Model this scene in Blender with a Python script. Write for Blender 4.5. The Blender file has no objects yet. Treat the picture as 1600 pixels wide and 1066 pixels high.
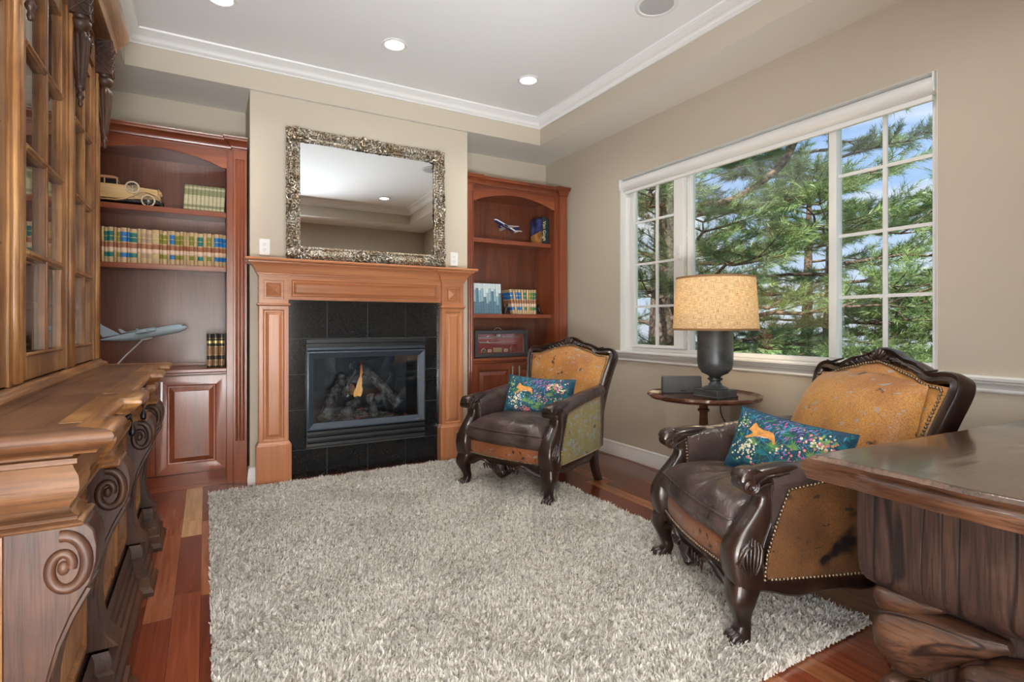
import bpy, math, random, numpy as np
from math import sin, cos, pi, radians, sqrt
from mathutils import Vector, Matrix, noise
random.seed(7)
S = bpy.context.scene
COL = S.collection
# ------------------------------------------------------------------ camera
cam = bpy.data.cameras.new('camera'); camo = bpy.data.objects.new('camera', cam); COL.objects.link(camo)
S.camera = camo
cam.sensor_width = 36; cam.lens = 36*836/1600; cam.shift_y = -27/1600
cam.clip_start = .02; cam.clip_end = 500
CH = 1.12
camo.location = (0, 0, CH); camo.rotation_euler = (pi/2, 0, -math.atan2(478, 836))
S.view_settings.view_transform = 'Standard'; S.view_settings.look = 'None'
S.view_settings.gamma = 1; S.view_settings.use_curve_mapping = False
S.view_settings.exposure = 0.14
S.cycles.max_bounces = 8; S.cycles.transparent_max_bounces = 16
S.cycles.caustics_reflective = False; S.cycles.caustics_refractive = False
S.cycles.sample_clamp_indirect = 6
# ------------------------------------------------------------------ sky
W = bpy.data.worlds.new('sky'); S.world = W; W.use_nodes = True
wn = W.node_tree.nodes; wl = W.node_tree.links; wn.clear()
tc = wn.new('ShaderNodeTexCoord'); sep = wn.new('ShaderNodeSeparateXYZ'); wl.new(tc.outputs['Generated'], sep.inputs[0])
rp = wn.new('ShaderNodeValToRGB'); wl.new(sep.outputs[2], rp.inputs[0])
cr = rp.color_ramp; cr.elements[0].position = 0; cr.elements[0].color = (.72, .80, .92, 1)
cr.elements[1].position = .55; cr.elements[1].color = (.17, .36, .85, 1)
e = cr.elements.new(.2); e.color = (.42, .62, .95, 1)
mp = wn.new('ShaderNodeMapping'); mp.inputs['Scale'].default_value = (2, 2, 7); wl.new(tc.outputs['Generated'], mp.inputs[0])
nz = wn.new('ShaderNodeTexNoise'); nz.inputs['Scale'].default_value = 1.6; nz.inputs['Detail'].default_value = 6; wl.new(mp.outputs[0], nz.inputs[0])
cr2 = wn.new('ShaderNodeValToRGB'); cr2.color_ramp.elements[0].position = .46; cr2.color_ramp.elements[1].position = .66; wl.new(nz.outputs[0], cr2.inputs[0])
mx = wn.new('ShaderNodeMix'); mx.data_type = 'RGBA'; wl.new(cr2.outputs[0], mx.inputs[0]); wl.new(rp.outputs[0], mx.inputs[6]); mx.inputs[7].default_value = (.93, .94, .97, 1)
bg = wn.new('ShaderNodeBackground'); bg.inputs[1].default_value = 1.15; wl.new(mx.outputs[2], bg.inputs[0])
wo = wn.new('ShaderNodeOutputWorld'); wl.new(bg.outputs[0], wo.inputs[0])
# ------------------------------------------------------------------ sun, window portal, added hall fill lights
def light(kind, name, loc, energy, color=(1, 1, 1), **k):
    l = bpy.data.lights.new(name, kind); l.energy = energy; l.color = color
    o = bpy.data.objects.new(name, l); COL.objects.link(o); o.location = loc
    for a, v in k.items():
        if a == 'rot': o.rotation_euler = v
        else: setattr(l, a, v)
    return o
# the sun stands high behind the house: it lights the tree, not the room
light('SUN', 'sun', (0, 0, 20), 9, (1, .95, .86), angle=radians(.6), rot=(radians(38), 0, radians(-62)))
# added frontal fill light in the unseen hall behind the doorway
light('AREA', 'hall_fill_front', (.5, -2.8, 1.15), 95, (.92, .96, 1), shape='RECTANGLE', size=2.6, size_y=2.0, rot=(radians(115), 0, 0))
# added side fill for the right wall, round the corner of the doorway
light('AREA', 'hall_fill_side', (-3.2, -1.75, 1.25), 250, (.93, .97, 1), shape='RECTANGLE', size=2.2, size_y=2.3, rot=(radians(97), 0, radians(-90)))
# added upward fill at hall floor level, brightening the room's ceiling
light('AREA', 'hall_fill_up', (-.8, -2.2, .04), 840, (.84, .93, 1), shape='RECTANGLE', size=2.4, size_y=1.4, rot=(radians(180), 0, 0))
CANS = [(.073, 3.45), (1.08, 3.45), (2.115, 3.45), (.073, .85), (2.115, .85)]
for x, y in CANS:
    light('SPOT', 'downlight', (x, y, 2.945), 46, (1, .96, .90), spot_size=radians(140), spot_blend=1.0, shadow_soft_size=.06)
# ------------------------------------------------------------------ node helpers
MATS = {}
def newmat(name):
    m = bpy.data.materials.new(name); m.use_nodes = True
    n = m.node_tree.nodes; b = n['Principled BSDF']
    MATS[name] = m
    return m, n, m.node_tree.links, b
def mat(name, col, rough=.5, metal=0, bump=0, bscale=60, var=0, vscale=8, **k):
    m, n, l, b = newmat(name)
    b.inputs['Base Color'].default_value = (*col, 1); b.inputs['Roughness'].default_value = rough; b.inputs['Metallic'].default_value = metal
    for a, v in k.items():
        b.inputs[a.replace('_', ' ')].default_value = v
    t = n.new('ShaderNodeTexCoord')
    if var:
        z = n.new('ShaderNodeTexNoise'); z.inputs['Scale'].default_value = vscale; z.inputs['Detail'].default_value = 5; l.new(t.outputs['Object'], z.inputs[0])
        r = n.new('ShaderNodeValToRGB'); l.new(z.outputs[0], r.inputs[0])
        r.color_ramp.elements[0].position = .3; r.color_ramp.elements[1].position = .7
        r.color_ramp.elements[0].color = (*[c*(1-var) for c in col], 1); r.color_ramp.elements[1].color = (*[min(1, c*(1+var)) for c in col], 1)
        l.new(r.outputs[0], b.inputs['Base Color'])
    if bump:
        z = n.new('ShaderNodeTexNoise'); z.inputs['Scale'].default_value = bscale; z.inputs['Detail'].default_value = 3; l.new(t.outputs['Object'], z.inputs[0])
        bp = n.new('ShaderNodeBump'); bp.inputs['Strength'].default_value = bump; bp.inputs['Distance'].default_value = .01
        l.new(z.outputs[0], bp.inputs['Height']); l.new(bp.outputs[0], b.inputs['Normal'])
    return m
def wood(name, cols, axis='z', scale=9, rough=.35, streak=12, bump=.08, coat=.0, dark=(.02, .01, .005), pores=.5, blotch=None):
    """cols: dark, mid, light; grain runs along axis"""
    m, n, l, b = newmat(name)
    t = n.new('ShaderNodeTexCoord'); mp = n.new('ShaderNodeMapping'); l.new(t.outputs['Object'], mp.inputs[0])
    s = [scale]*3; s['xyz'.index(axis)] = scale/streak; mp.inputs['Scale'].default_value = s
    z = n.new('ShaderNodeTexNoise'); z.inputs['Scale'].default_value = 1; z.inputs['Detail'].default_value = 7; z.inputs['Distortion'].default_value = 1.2; z.inputs['Roughness'].default_value = .6
    l.new(mp.outputs[0], z.inputs[0])
    r = n.new('ShaderNodeValToRGB'); l.new(z.outputs[0], r.inputs[0])
    r.color_ramp.elements[0].position = .28; r.color_ramp.elements[0].color = (*cols[0], 1)
    r.color_ramp.elements[1].position = .74; r.color_ramp.elements[1].color = (*cols[2], 1)
    q = r.color_ramp.elements.new(.5); q.color = (*cols[1], 1)
    mp2 = n.new('ShaderNodeMapping'); l.new(t.outputs['Object'], mp2.inputs[0])
    s = [scale*16]*3; s['xyz'.index(axis)] = scale*.7; mp2.inputs['Scale'].default_value = s
    z2 = n.new('ShaderNodeTexNoise'); z2.inputs['Scale'].default_value = 1; z2.inputs['Detail'].default_value = 3; l.new(mp2.outputs[0], z2.inputs[0])
    r2 = n.new('ShaderNodeValToRGB'); l.new(z2.outputs[0], r2.inputs[0]); r2.color_ramp.elements[0].position = .32; r2.color_ramp.elements[1].position = .56
    k = 1-pores; r2.color_ramp.elements[0].color = (k, k, k, 1)
    x = n.new('ShaderNodeMix'); x.data_type = 'RGBA'; x.blend_type = 'MULTIPLY'; x.inputs[0].default_value = 1
    l.new(r.outputs[0], x.inputs[6]); l.new(r2.outputs[0], x.inputs[7]); out = x.outputs[2]
    if blotch:
        z3 = n.new('ShaderNodeTexNoise'); z3.inputs['Scale'].default_value = blotch[0]; z3.inputs['Detail'].default_value = 4; l.new(t.outputs['Object'], z3.inputs[0])
        r3 = n.new('ShaderNodeValToRGB'); l.new(z3.outputs[0], r3.inputs[0]); r3.color_ramp.elements[0].position = .4; r3.color_ramp.elements[1].position = .62
        r3.color_ramp.elements[0].color = (*blotch[1], 1)
        x3 = n.new('ShaderNodeMix'); x3.data_type = 'RGBA'; x3.blend_type = 'MULTIPLY'; x3.inputs[0].default_value = 1
        l.new(out, x3.inputs[6]); l.new(r3.outputs[0], x3.inputs[7]); out = x3.outputs[2]
    l.new(out, b.inputs['Base Color'])
    b.inputs['Roughness'].default_value = rough; b.inputs['Coat Weight'].default_value = coat; b.inputs['Coat Roughness'].default_value = .12
    bp = n.new('ShaderNodeBump'); bp.inputs['Strength'].default_value = bump; bp.inputs['Distance'].default_value = .004
    l.new(r2.outputs[0], bp.inputs['Height']); l.new(bp.outputs[0], b.inputs['Normal'])
    return m
# ------------------------------------------------------------------ mesh builder
class MB:
    def __init__(s, M=None):
        s.v = []; s.f = []; s.m = []; s.M = M; s.mi = 0
    def add(s, vs, fs, mi=None):
        o = len(s.v); mi = s.mi if mi is None else mi
        if s.M is not None: vs = [tuple(s.M @ Vector(p)) for p in vs]
        s.v += [tuple(p) for p in vs]; s.f += [tuple(o+i for i in f) for f in fs]; s.m += [mi]*len(fs)
        return s
    def box(s, x0, x1, y0, y1, z0, z1, mi=None):
        x0, x1 = sorted((x0, x1)); y0, y1 = sorted((y0, y1)); z0, z1 = sorted((z0, z1))
        vs = [(x, y, z) for z in (z0, z1) for x, y in ((x0, y0), (x1, y0), (x1, y1), (x0, y1))]
        return s.add(vs, [(3, 2, 1, 0), (4, 5, 6, 7), (0, 1, 5, 4), (1, 2, 6, 5), (2, 3, 7, 6), (3, 0, 4, 7)], mi)
    def prism(s, poly, axis, a0, a1, mi=None):
        """poly: 2D points in the two other axes, in (x,y),(x,z) or (y,z) order"""
        n = len(poly)
        def pt(p, a):
            return {'x': (a, p[0], p[1]), 'y': (p[0], a, p[1]), 'z': (p[0], p[1], a)}[axis]
        vs = [pt(p, a0) for p in poly]+[pt(p, a1) for p in poly]
        fs = [tuple(range(n))[::-1], tuple(range(n, 2*n))]+[(i, (i+1) % n, n+(i+1) % n, n+i) for i in range(n)]
        return s.add(vs, fs, mi)
    def loft(s, rings, closed=True, caps=True, mi=None):
        n = len(rings[0]); vs = [p for r in rings for p in r]; fs = []
        for k in range(len(rings)-1):
            for i in range(n if closed else n-1):
                j = (i+1) % n
                fs.append((k*n+i, k*n+j, (k+1)*n+j, (k+1)*n+i))
        if caps and closed:
            fs.append(tuple(range(n))[::-1]); fs.append(tuple(range((len(rings)-1)*n, len(rings)*n)))
        return s.add(vs, fs, mi)
    def grid(s, fn, nu, nv, mi=None):
        vs = [fn(i/nu, j/nv) for j in range(nv+1) for i in range(nu+1)]
        fs = [(j*(nu+1)+i, j*(nu+1)+i+1, (j+1)*(nu+1)+i+1, (j+1)*(nu+1)+i) for j in range(nv) for i in range(nu)]
        return s.add(vs, fs, mi)
    def lathe(s, prof, c=(0, 0, 0), seg=32, mi=None, fn=None, caps=True):
        rings = []
        for r, z in prof:
            ring = []
            for i in range(seg):
                a = 2*pi*i/seg; rr = r if fn is None else fn(r, a, z)
                ring.append((c[0]+rr*cos(a), c[1]+rr*sin(a), c[2]+z))
            rings.append(ring)
        return s.loft(rings, caps=caps, mi=mi)
    def tube(s, pts, rad, seg=8, closed=False, mi=None, flat=1.0):
        pts = [Vector(p) for p in pts]; n = len(pts)
        if not hasattr(rad, '__len__'): rad = [rad]*n
        rings = []; up = None
        for i in range(n):
            t = (pts[(i+1) % n]-pts[i-1]) if closed else (pts[min(i+1, n-1)]-pts[max(i-1, 0)])
            if t.length < 1e-9: t = Vector((0, 0, 1))
            t.normalize()
            if up is None:
                up = Vector((0, 0, 1)) if abs(t.z) < .9 else Vector((1, 0, 0))
            a = up-t*up.dot(t)
            if a.length < 1e-6: a = t.orthogonal()
            a.normalize(); up = a; b = t.cross(a)
            rings.append([pts[i]+a*(rad[i]*cos(2*pi*k/seg))+b*(rad[i]*flat*sin(2*pi*k/seg)) for k in range(seg)])
        if closed: rings.append(rings[0]); return s.loft(rings, caps=False, mi=mi)
        return s.loft(rings, mi=mi)
    def mould(s, path, prof, closed=False, mi=None, caps=True):
        """sweep profile [(out,z)] along an XY path; out points to the right of travel; mitred"""
        P = [Vector((p[0], p[1])) for p in path]; n = len(P); rings = []
        for i in range(n):
            if closed or 0 < i < n-1:
                d0 = (P[i]-P[i-1]).normalized(); d1 = (P[(i+1) % n]-P[i]).normalized()
            elif i == 0: d0 = d1 = (P[1]-P[0]).normalized()
            else: d0 = d1 = (P[-1]-P[-2]).normalized()
            n0 = Vector((d0.y, -d0.x)); n1 = Vector((d1.y, -d1.x)); m = (n0+n1)
            m = m/max(m.dot(n0), .25) if m.length > 1e-6 else n0
            rings.append([(P[i].x+m.x*o, P[i].y+m.y*o, z) for o, z in prof])
        if closed: rings.append(rings[0])
        nn = len(prof); vs = [p for r in rings for p in r]; fs = []
        for k in range(len(rings)-1):
            for i in range(nn):
                j = (i+1) % nn
                fs.append((k*nn+i, (k+1)*nn+i, (k+1)*nn+j, k*nn+j))
        if caps and not closed:
            fs.append(tuple(range(nn))); fs.append(tuple(range((len(rings)-1)*nn, len(rings)*nn))[::-1])
        return s.add(vs, fs, mi)
    def sphere(s, c, r, seg=10, rings=6, mi=None, sc=(1, 1, 1)):
        R = []
        for j in range(1, rings):
            p = pi*j/rings
            R.append([(c[0]+r*sc[0]*sin(p)*cos(2*pi*i/seg), c[1]+r*sc[1]*sin(p)*sin(2*pi*i/seg), c[2]-r*sc[2]*cos(p)) for i in range(seg)])
        vs = [p for q in R for p in q]; n = seg
        fs = [(k*n+i, k*n+(i+1) % n, (k+1)*n+(i+1) % n, (k+1)*n+i) for k in range(len(R)-1) for i in range(n)]
        b = len(vs); vs += [(c[0], c[1], c[2]-r*sc[2]), (c[0], c[1], c[2]+r*sc[2])]
        fs += [(b, (i+1) % n, i) for i in range(n)]+[(b+1, (len(R)-1)*n+i, (len(R)-1)*n+(i+1) % n) for i in range(n)]
        return s.add(vs, fs, mi)
    def rects(s, O, U, V, N, steps, w, h, mi=None):
        """raised / sunk panel: concentric rectangles (inset, height) from outline to middle"""
        O, U, V, N = Vector(O), Vector(U), Vector(V), Vector(N); rings = []
        for ins, d in steps:
            rings.append([O+U*a+V*b+N*d for a, b in ((ins, ins), (w-ins, ins), (w-ins, h-ins), (ins, h-ins))])
        n = 4; vs = [p for r in rings for p in r]
        fs = [(k*4+i, k*4+(i+1) % 4, (k+1)*4+(i+1) % 4, (k+1)*4+i) for k in range(len(rings)-1) for i in range(4)]
        fs.append(tuple(range((len(rings)-1)*4, len(rings)*4)))
        return s.add(vs, fs, mi)
    def build(s, name, mats, parent=None, bevel=0, segs=2, smooth=35, subsurf=0, off=None, kind=None, label=None, recalc=True):
        if not isinstance(mats, (list, tuple)): mats = [mats]
        me = bpy.data.meshes.new(name); v = s.v
        root = parent
        while root is not None and root.parent is not None: root = root.parent
        if root is not None and root.get('_w'):
            L = Vector(root['_w']); v = [(p[0]-L.x, p[1]-L.y, p[2]-L.z) for p in v]
        me.from_pydata(v, [], s.f)
        for m in mats: me.materials.append(m)
        if len(mats) > 1: me.polygons.foreach_set('material_index', s.m)
        if recalc:
            import bmesh
            bm = bmesh.new(); bm.from_mesh(me); bmesh.ops.recalc_face_normals(bm, faces=bm.faces); bm.to_mesh(me); bm.free()
        if smooth:
            me.polygons.foreach_set('use_smooth', [True]*len(me.polygons)); me.set_sharp_from_angle(angle=radians(smooth))
        me.update()
        o = bpy.data.objects.new(name, me); COL.objects.link(o)
        if parent is not None: o.parent = parent
        if bevel:
            b = o.modifiers.new('bevel', 'BEVEL'); b.width = bevel; b.segments = segs; b.limit_method = 'ANGLE'; b.angle_limit = radians(40); b.harden_normals = False
        if subsurf:
            q = o.modifiers.new('subd', 'SUBSURF'); q.levels = subsurf; q.render_levels = subsurf
        if kind: o['kind'] = kind
        if label: o['label'] = label
        return o
def tag(o, label, cat, group=None):
    o['label'] = label; o['category'] = cat
    if group: o['group'] = group
    return o
def thing(name, label, cat, loc=(0, 0, 0), rz=0, group=None, world=True):
    """Empty at the base of a thing; world=True: its parts are written in world coordinates"""
    o = bpy.data.objects.new(name, None); COL.objects.link(o); o.empty_display_size = .1
    o.location = loc; o.rotation_euler = (0, 0, rz); tag(o, label, cat, group)
    if world: o['_w'] = list(loc)
    return o
def struct(mb, name, m, **k):
    o = mb.build(name, m, **k); o['kind'] = 'structure'; return o
def dup(root, loc=None, rz=None, label=None, group=None):
    r = root.copy(); COL.objects.link(r)
    if loc is not None: r.location = loc
    if rz is not None: r.rotation_euler = (0, 0, rz)
    if label: r['label'] = label
    if group: r['group'] = group
    for ch in list(root.children):
        c = ch.copy(); COL.objects.link(c); c.parent = r
        for g in list(ch.children):
            d = g.copy(); COL.objects.link(d); d.parent = c
    return r
# ================================================================== materials
M_wall = mat('wall_paint', (.53, .465, .375), .75, bump=.05, bscale=220)
M_ceil = mat('ceiling_paint', (.86, .86, .86), .8, bump=.03, bscale=200)
M_trim = mat('white_trim_paint', (.80, .79, .77), .35)
M_vinyl = mat('white_vinyl', (.80, .80, .78), .3)
M_black = mat('satin_black', (.015, .015, .017), .35)
M_dark = mat('dark_void', (.01, .01, .01), .6)
CH3 = [(.13, .028, .012), (.24, .058, .022), (.36, .105, .042)]
M_cherry = {a: wood('cherry_'+a, CH3, a, 5, .3, 14, .05, .25, pores=.22) for a in 'xyz'}
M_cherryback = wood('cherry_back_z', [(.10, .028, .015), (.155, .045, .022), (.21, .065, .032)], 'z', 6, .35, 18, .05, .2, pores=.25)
MA3 = [(.34, .125, .05), (.46, .18, .08), (.56, .25, .12)]
M_maple = {a: wood('mantel_wood_'+a, MA3, a, 4, .28, 14, .04, .3, pores=.15) for a in 'xyz'}
OK3 = [(.17, .070, .022), (.34, .155, .048), (.53, .285, .105)]
M_oak = {a: wood('antique_oak_'+a, OK3, a, 7, .36, 12, .2, .2, pores=.45, blotch=(5, (.62, .52, .45))) for a in 'xyz'}
M_oakdark = {a: wood('antique_oak_dark_'+a, [(.032, .011, .005), (.072, .027, .012), (.135, .058, .025)], a, 7, .52, 12, .2, .06, pores=.4, blotch=(6, (.6, .5, .45))) for a in 'xyz'}
M_glass = None
def glassmat(name, tint=(1, 1, 1), refl=.08, rough=.0):
    m = bpy.data.materials.new(name); m.use_nodes = True; n = m.node_tree.nodes; l = m.node_tree.links; n.clear()
    o = n.new('ShaderNodeOutputMaterial'); t = n.new('ShaderNodeBsdfTransparent'); t.inputs[0].default_value = (*tint, 1)
    g = n.new('ShaderNodeBsdfGlossy'); g.inputs['Roughness'].default_value = rough
    lw = n.new('ShaderNodeLayerWeight'); lw.inputs[0].default_value = .25
    mr = n.new('ShaderNodeMapRange'); mr.inputs[3].default_value = refl; mr.inputs[4].default_value = .8; l.new(lw.outputs[1], mr.inputs[0])
    x = n.new('ShaderNodeMixShader'); l.new(mr.outputs[0], x.inputs[0]); l.new(t.outputs[0], x.inputs[1]); l.new(g.outputs[0], x.inputs[2]); l.new(x.outputs[0], o.inputs[0])
    return m
M_glass = glassmat('clear_glass', (.97, .98, .97), .03)
M_cabglass = glassmat('cabinet_glass', (.93, .94, .93), .05)
def floormat():
    m, n, l, b = newmat('cherry_floor_planks')
    t = n.new('ShaderNodeTexCoord'); s = n.new('ShaderNodeSeparateXYZ'); l.new(t.outputs['Object'], s.inputs[0])
    def ma(op, a, bb=None, c=None):
        q = n.new('ShaderNodeMath'); q.operation = op
        for i, v in enumerate((a, bb, c)):
            if v is None: continue
            if isinstance(v, (int, float)): q.inputs[i].default_value = v
            else: l.new(v, q.inputs[i])
        return q.outputs[0]
    PW, PL = .094, .95
    rx = ma('DIVIDE', ma('ADD', s.outputs[0], .02+PW*60), PW); row = ma('FLOOR', rx); fx = ma('FRACT', rx)
    wn_ = n.new('ShaderNodeTexWhiteNoise'); wn_.noise_dimensions = '1D'; l.new(row, wn_.inputs['W'])
    ry = ma('DIVIDE', ma('ADD', ma('ADD', s.outputs[1], 20), ma('MULTIPLY', wn_.outputs[0], 3.7)), PL); cell = ma('FLOOR', ry); fy = ma('FRACT', ry)
    cb = n.new('ShaderNodeCombineXYZ'); l.new(row, cb.inputs[0]); l.new(cell, cb.inputs[1])
    w2 = n.new('ShaderNodeTexWhiteNoise'); w2.noise_dimensions = '3D'; l.new(cb.outputs[0], w2.inputs['Vector'])
    r = n.new('ShaderNodeValToRGB'); l.new(w2.outputs[0], r.inputs[0]); r.color_ramp.interpolation = 'LINEAR'
    e = r.color_ramp.elements; e[0].position = 0; e[0].color = (.13, .026, .012, 1); e[1].position = 1; e[1].color = (.40, .155, .065, 1)
    for p, c in ((.35, (.20, .042, .018)), (.65, (.27, .068, .028)), (.88, (.33, .105, .045))):
        q = e.new(p); q.color = (*c, 1)
    # one pale sapwood board
    tan = ma('MULTIPLY', ma('MULTIPLY', ma('GREATER_THAN', s.outputs[0], -.114), ma('LESS_THAN', s.outputs[0], -.02)), ma('MULTIPLY', ma('GREATER_THAN', s.outputs[1], 3.29), ma('LESS_THAN', s.outputs[1], 4.4)))
    x0 = n.new('ShaderNodeMix'); x0.data_type = 'RGBA'; l.new(tan, x0.inputs[0]); l.new(r.outputs[0], x0.inputs[6]); x0.inputs[7].default_value = (.62, .36, .17, 1)
    mp = n.new('ShaderNodeMapping'); mp.inputs['Scale'].default_value = (45, 2.2, 1); l.new(t.outputs['Object'], mp.inputs[0])
    ad = n.new('ShaderNodeVectorMath'); ad.operation = 'ADD'; l.new(mp.outputs[0], ad.inputs[0]); l.new(cb.outputs[0], ad.inputs[1])
    z = n.new('ShaderNodeTexNoise'); z.inputs['Scale'].default_value = 1; z.inputs['Detail'].default_value = 5; z.inputs['Distortion'].default_value = .8; l.new(ad.outputs[0], z.inputs[0])
    r2 = n.new('ShaderNodeValToRGB'); l.new(z.outputs[0], r2.inputs[0]); r2.color_ramp.elements[0].position = .3; r2.color_ramp.elements[0].color = (.62, .58, .55, 1); r2.color_ramp.elements[1].position = .7; r2.color_ramp.elements[1].color = (1.0, 1, 1, 1)
    x = n.new('ShaderNodeMix'); x.data_type = 'RGBA'; x.blend_type = 'MULTIPLY'; x.inputs[0].default_value = 1; l.new(x0.outputs[2], x.inputs[6]); l.new(r2.outputs[0], x.inputs[7])
    seam = ma('MAXIMUM', ma('LESS_THAN', fx, .016), ma('LESS_THAN', fy, .0018))
    x3 = n.new('ShaderNodeMix'); x3.data_type = 'RGBA'; l.new(seam, x3.inputs[0]); l.new(x.outputs[2], x3.inputs[6]); x3.inputs[7].default_value = (.05, .015, .008, 1)
    l.new(x3.outputs[2], b.inputs['Base Color']); b.inputs['Roughness'].default_value = .22; b.inputs['Coat Weight'].default_value = .3; b.inputs['Coat Roughness'].default_value = .1
    bp = n.new('ShaderNodeBump'); bp.inputs['Strength'].default_value = .25; bp.inputs['Distance'].default_value = .002; bp.invert = True
    l.new(seam, bp.inputs['Height']); l.new(bp.outputs[0], b.inputs['Normal'])
    return m
M_floor = floormat()
# ================================================================== room
XL, XR, YB, YR = -.84, 3.03, 4.60, -.10       # left / right / back / rear walls
ZS, ZC = 2.742, 2.965                        # soffit and tray ceiling
TX0, TX1, TY0, TY1 = -.44, 2.64, .36, 4.10   # tray opening
CX0, CX1, CY = .264, 1.925, 4.13             # chimney breast
WY0, WY1, WZ0, WZ1 = 1.21, 3.46, .894, 2.333 # window opening
DX0, DX1, DZ = -.70, .95, 2.22               # doorway behind the camera
b = MB(); b.box(-3.4, XR+.2, -3.0, YB+.2, -.1, 0); struct(b, 'floor', M_floor, smooth=0)
b = MB(); b.box(XL-.15, XL, YR-.12, YB+.12, 0, 3.1); struct(b, 'wall_left', M_wall, smooth=0)
b = MB()
b.box(XR, XR+.16, YR-.12, WY0, 0, 3.1); b.box(XR, XR+.16, WY1, YB+.12, 0, 3.1); b.box(XR, XR+.16, WY0, WY1, 0, WZ0-.02); b.box(XR, XR+.16, WY0, WY1, WZ1, 3.1)
struct(b, 'wall_right', M_wall, smooth=0)
b = MB(); b.box(XL, XR, YB, YB+.12, 0, 3.1); struct(b, 'wall_back', M_wall, smooth=0)
b = MB()
b.box(XL, DX0, YR-.12, YR, 0, 3.1); b.box(DX1, XR, YR-.12, YR, 0, 3.1); b.box(DX0, DX1, YR-.12, YR, DZ, 3.1)
struct(b, 'wall_rear', M_wall, smooth=0)
FX0, FX1, FZ0, FZ1 = .64, 1.52, .22, 1.0       # firebox hole
b = MB()
b.box(CX0, FX0, CY, YB, 0, ZS); b.box(FX1, CX1, CY, YB, 0, ZS); b.box(FX0, FX1, CY, YB, FZ1, ZS); b.box(FX0, FX1, CY, YB, 0, FZ0); b.box(FX0, FX1, CY+.42, YB, FZ0, FZ1)
struct(b, 'wall_chimney', M_wall, smooth=0)
# hall beyond the doorway
b = MB(); b.box(-3.4, -3.3, -3.0, YR-.12, 0, 2.75); b.box(-3.3, XL, YR-.12, YR-.02, 0, 2.75); b.box(2.5, 2.6, -3.0, YR-.12, 0, 2.75); b.box(-3.4, 2.6, -3.1, -3.0, 0, 2.75)
struct(b, 'wall_hall', M_wall, smooth=0)
b = MB(); b.box(-3.4, 2.6, -3.1, YR-.12, 2.75, 2.85); struct(b, 'ceiling_hall', M_ceil, smooth=0)
b = MB(); b.box(TX0-.05, TX1+.05, TY0-.05, TY1+.05, ZC, ZC+.1); struct(b, 'ceiling', M_ceil, smooth=0)
# soffit ring round the tray
b = MB()
b.box(XL, XR, TY1, YB, ZS, ZC+.05); b.box(XL, XR, YR, TY0, ZS, ZC+.05); b.box(XL, TX0, TY0, TY1, ZS, ZC+.05); b.box(TX1, XR, TY0, TY1, ZS, ZC+.05)
so = struct(b, 'ceiling_soffit', [mat('soffit_paint', (.76, .73, .67), .8), M_wall], smooth=0)
for p in so.data.polygons:
    if abs(p.normal.z) < .5: p.material_index = 1
# crown inside the tray
prof = [(0, 2.884), (.012, 2.884), (.016, 2.893), (.022, 2.897), (.030, 2.912), (.045, 2.930), (.062, 2.940), (.066, 2.950), (.078, 2.954), (.082, 2.966), (0, 2.966)]
b = MB(); b.mould([(TX0, TY0), (TX0, TY1), (TX1, TY1), (TX1, TY0)], prof, closed=True); struct(b, 'trim_crown', M_trim, smooth=50)
# baseboards
bp_ = [(0, 0), (.016, 0), (.016, .055), (.013, .062), (.013, .085), (.010, .092), (.010, .108), (.004, .118), (0, .118)]
def basebd(name, path):
    b = MB(); b.mould(path, bp_); struct(b, name, M_trim, smooth=30)
basebd('baseboard_right', [(XR, 4.2), (XR, YR)][::1])
basebd('baseboard_chimney', [(.302, CY), (CX0, CY), (CX0, 4.2)][::-1])
basebd('baseboard_chimney_right', [(CX1, 4.2), (CX1, CY), (1.885, CY)][::-1][::-1][::-1])
basebd('baseboard_rear', [(XR, YR), (DX1, YR)])
basebd('baseboard_left', [(XL, YR), (XL, 4.2)])
# chair rail
rail = [(0, .815), (.008, .815), (.010, .822), (.006, .830), (.012, .845), (.024, .855), (.026, .863), (.034, .868), (.036, .880), (.030, .888), (0, .888)]
b = MB(); b.mould([(XR, 3.50), (XR, YR), (DX1+.1, YR)], rail); struct(b, 'trim_chair_rail', M_trim, smooth=30)
# window stool over the apron, with horns
b = MB(); b.box(XR-.045, XR+.14, WY0-.03, WY1+.05, .876, .897)
struct(b, 'trim_window_sill', M_trim, bevel=.006, smooth=30)
# ---- window
GX = 3.115
win = MB(); win.box(GX-.025, GX+.03, WY0, WY0+.045, .897, WZ1); win.box(GX-.025, GX+.03, WY1-.075, WY1, .897, WZ1); win.box(GX-.025, GX+.03, WY0+.0455, WY1-.0755, .897, .925); win.box(GX-.025, GX+.03, WY0+.0455, WY1-.0755, 2.26, WZ1)
wo_ = struct(win, 'window_1', M_vinyl, bevel=.004, smooth=30)
def part(mb, name, m, parent, **k): return mb.build(name, m, parent, **k)
def barpart(name, boxes, m=M_vinyl, bev=.003, par=wo_):
    q = MB()
    for x in boxes: q.box(*x)
    return q.build(name, m, par, bevel=bev, smooth=30)
barpart('mullion', [(GX-.03, GX+.03, 1.712, 1.755, .925, 2.26)])
barpart('mullion', [(GX-.02, GX+.03, 2.764, 2.80, .925, 2.26)])
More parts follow.
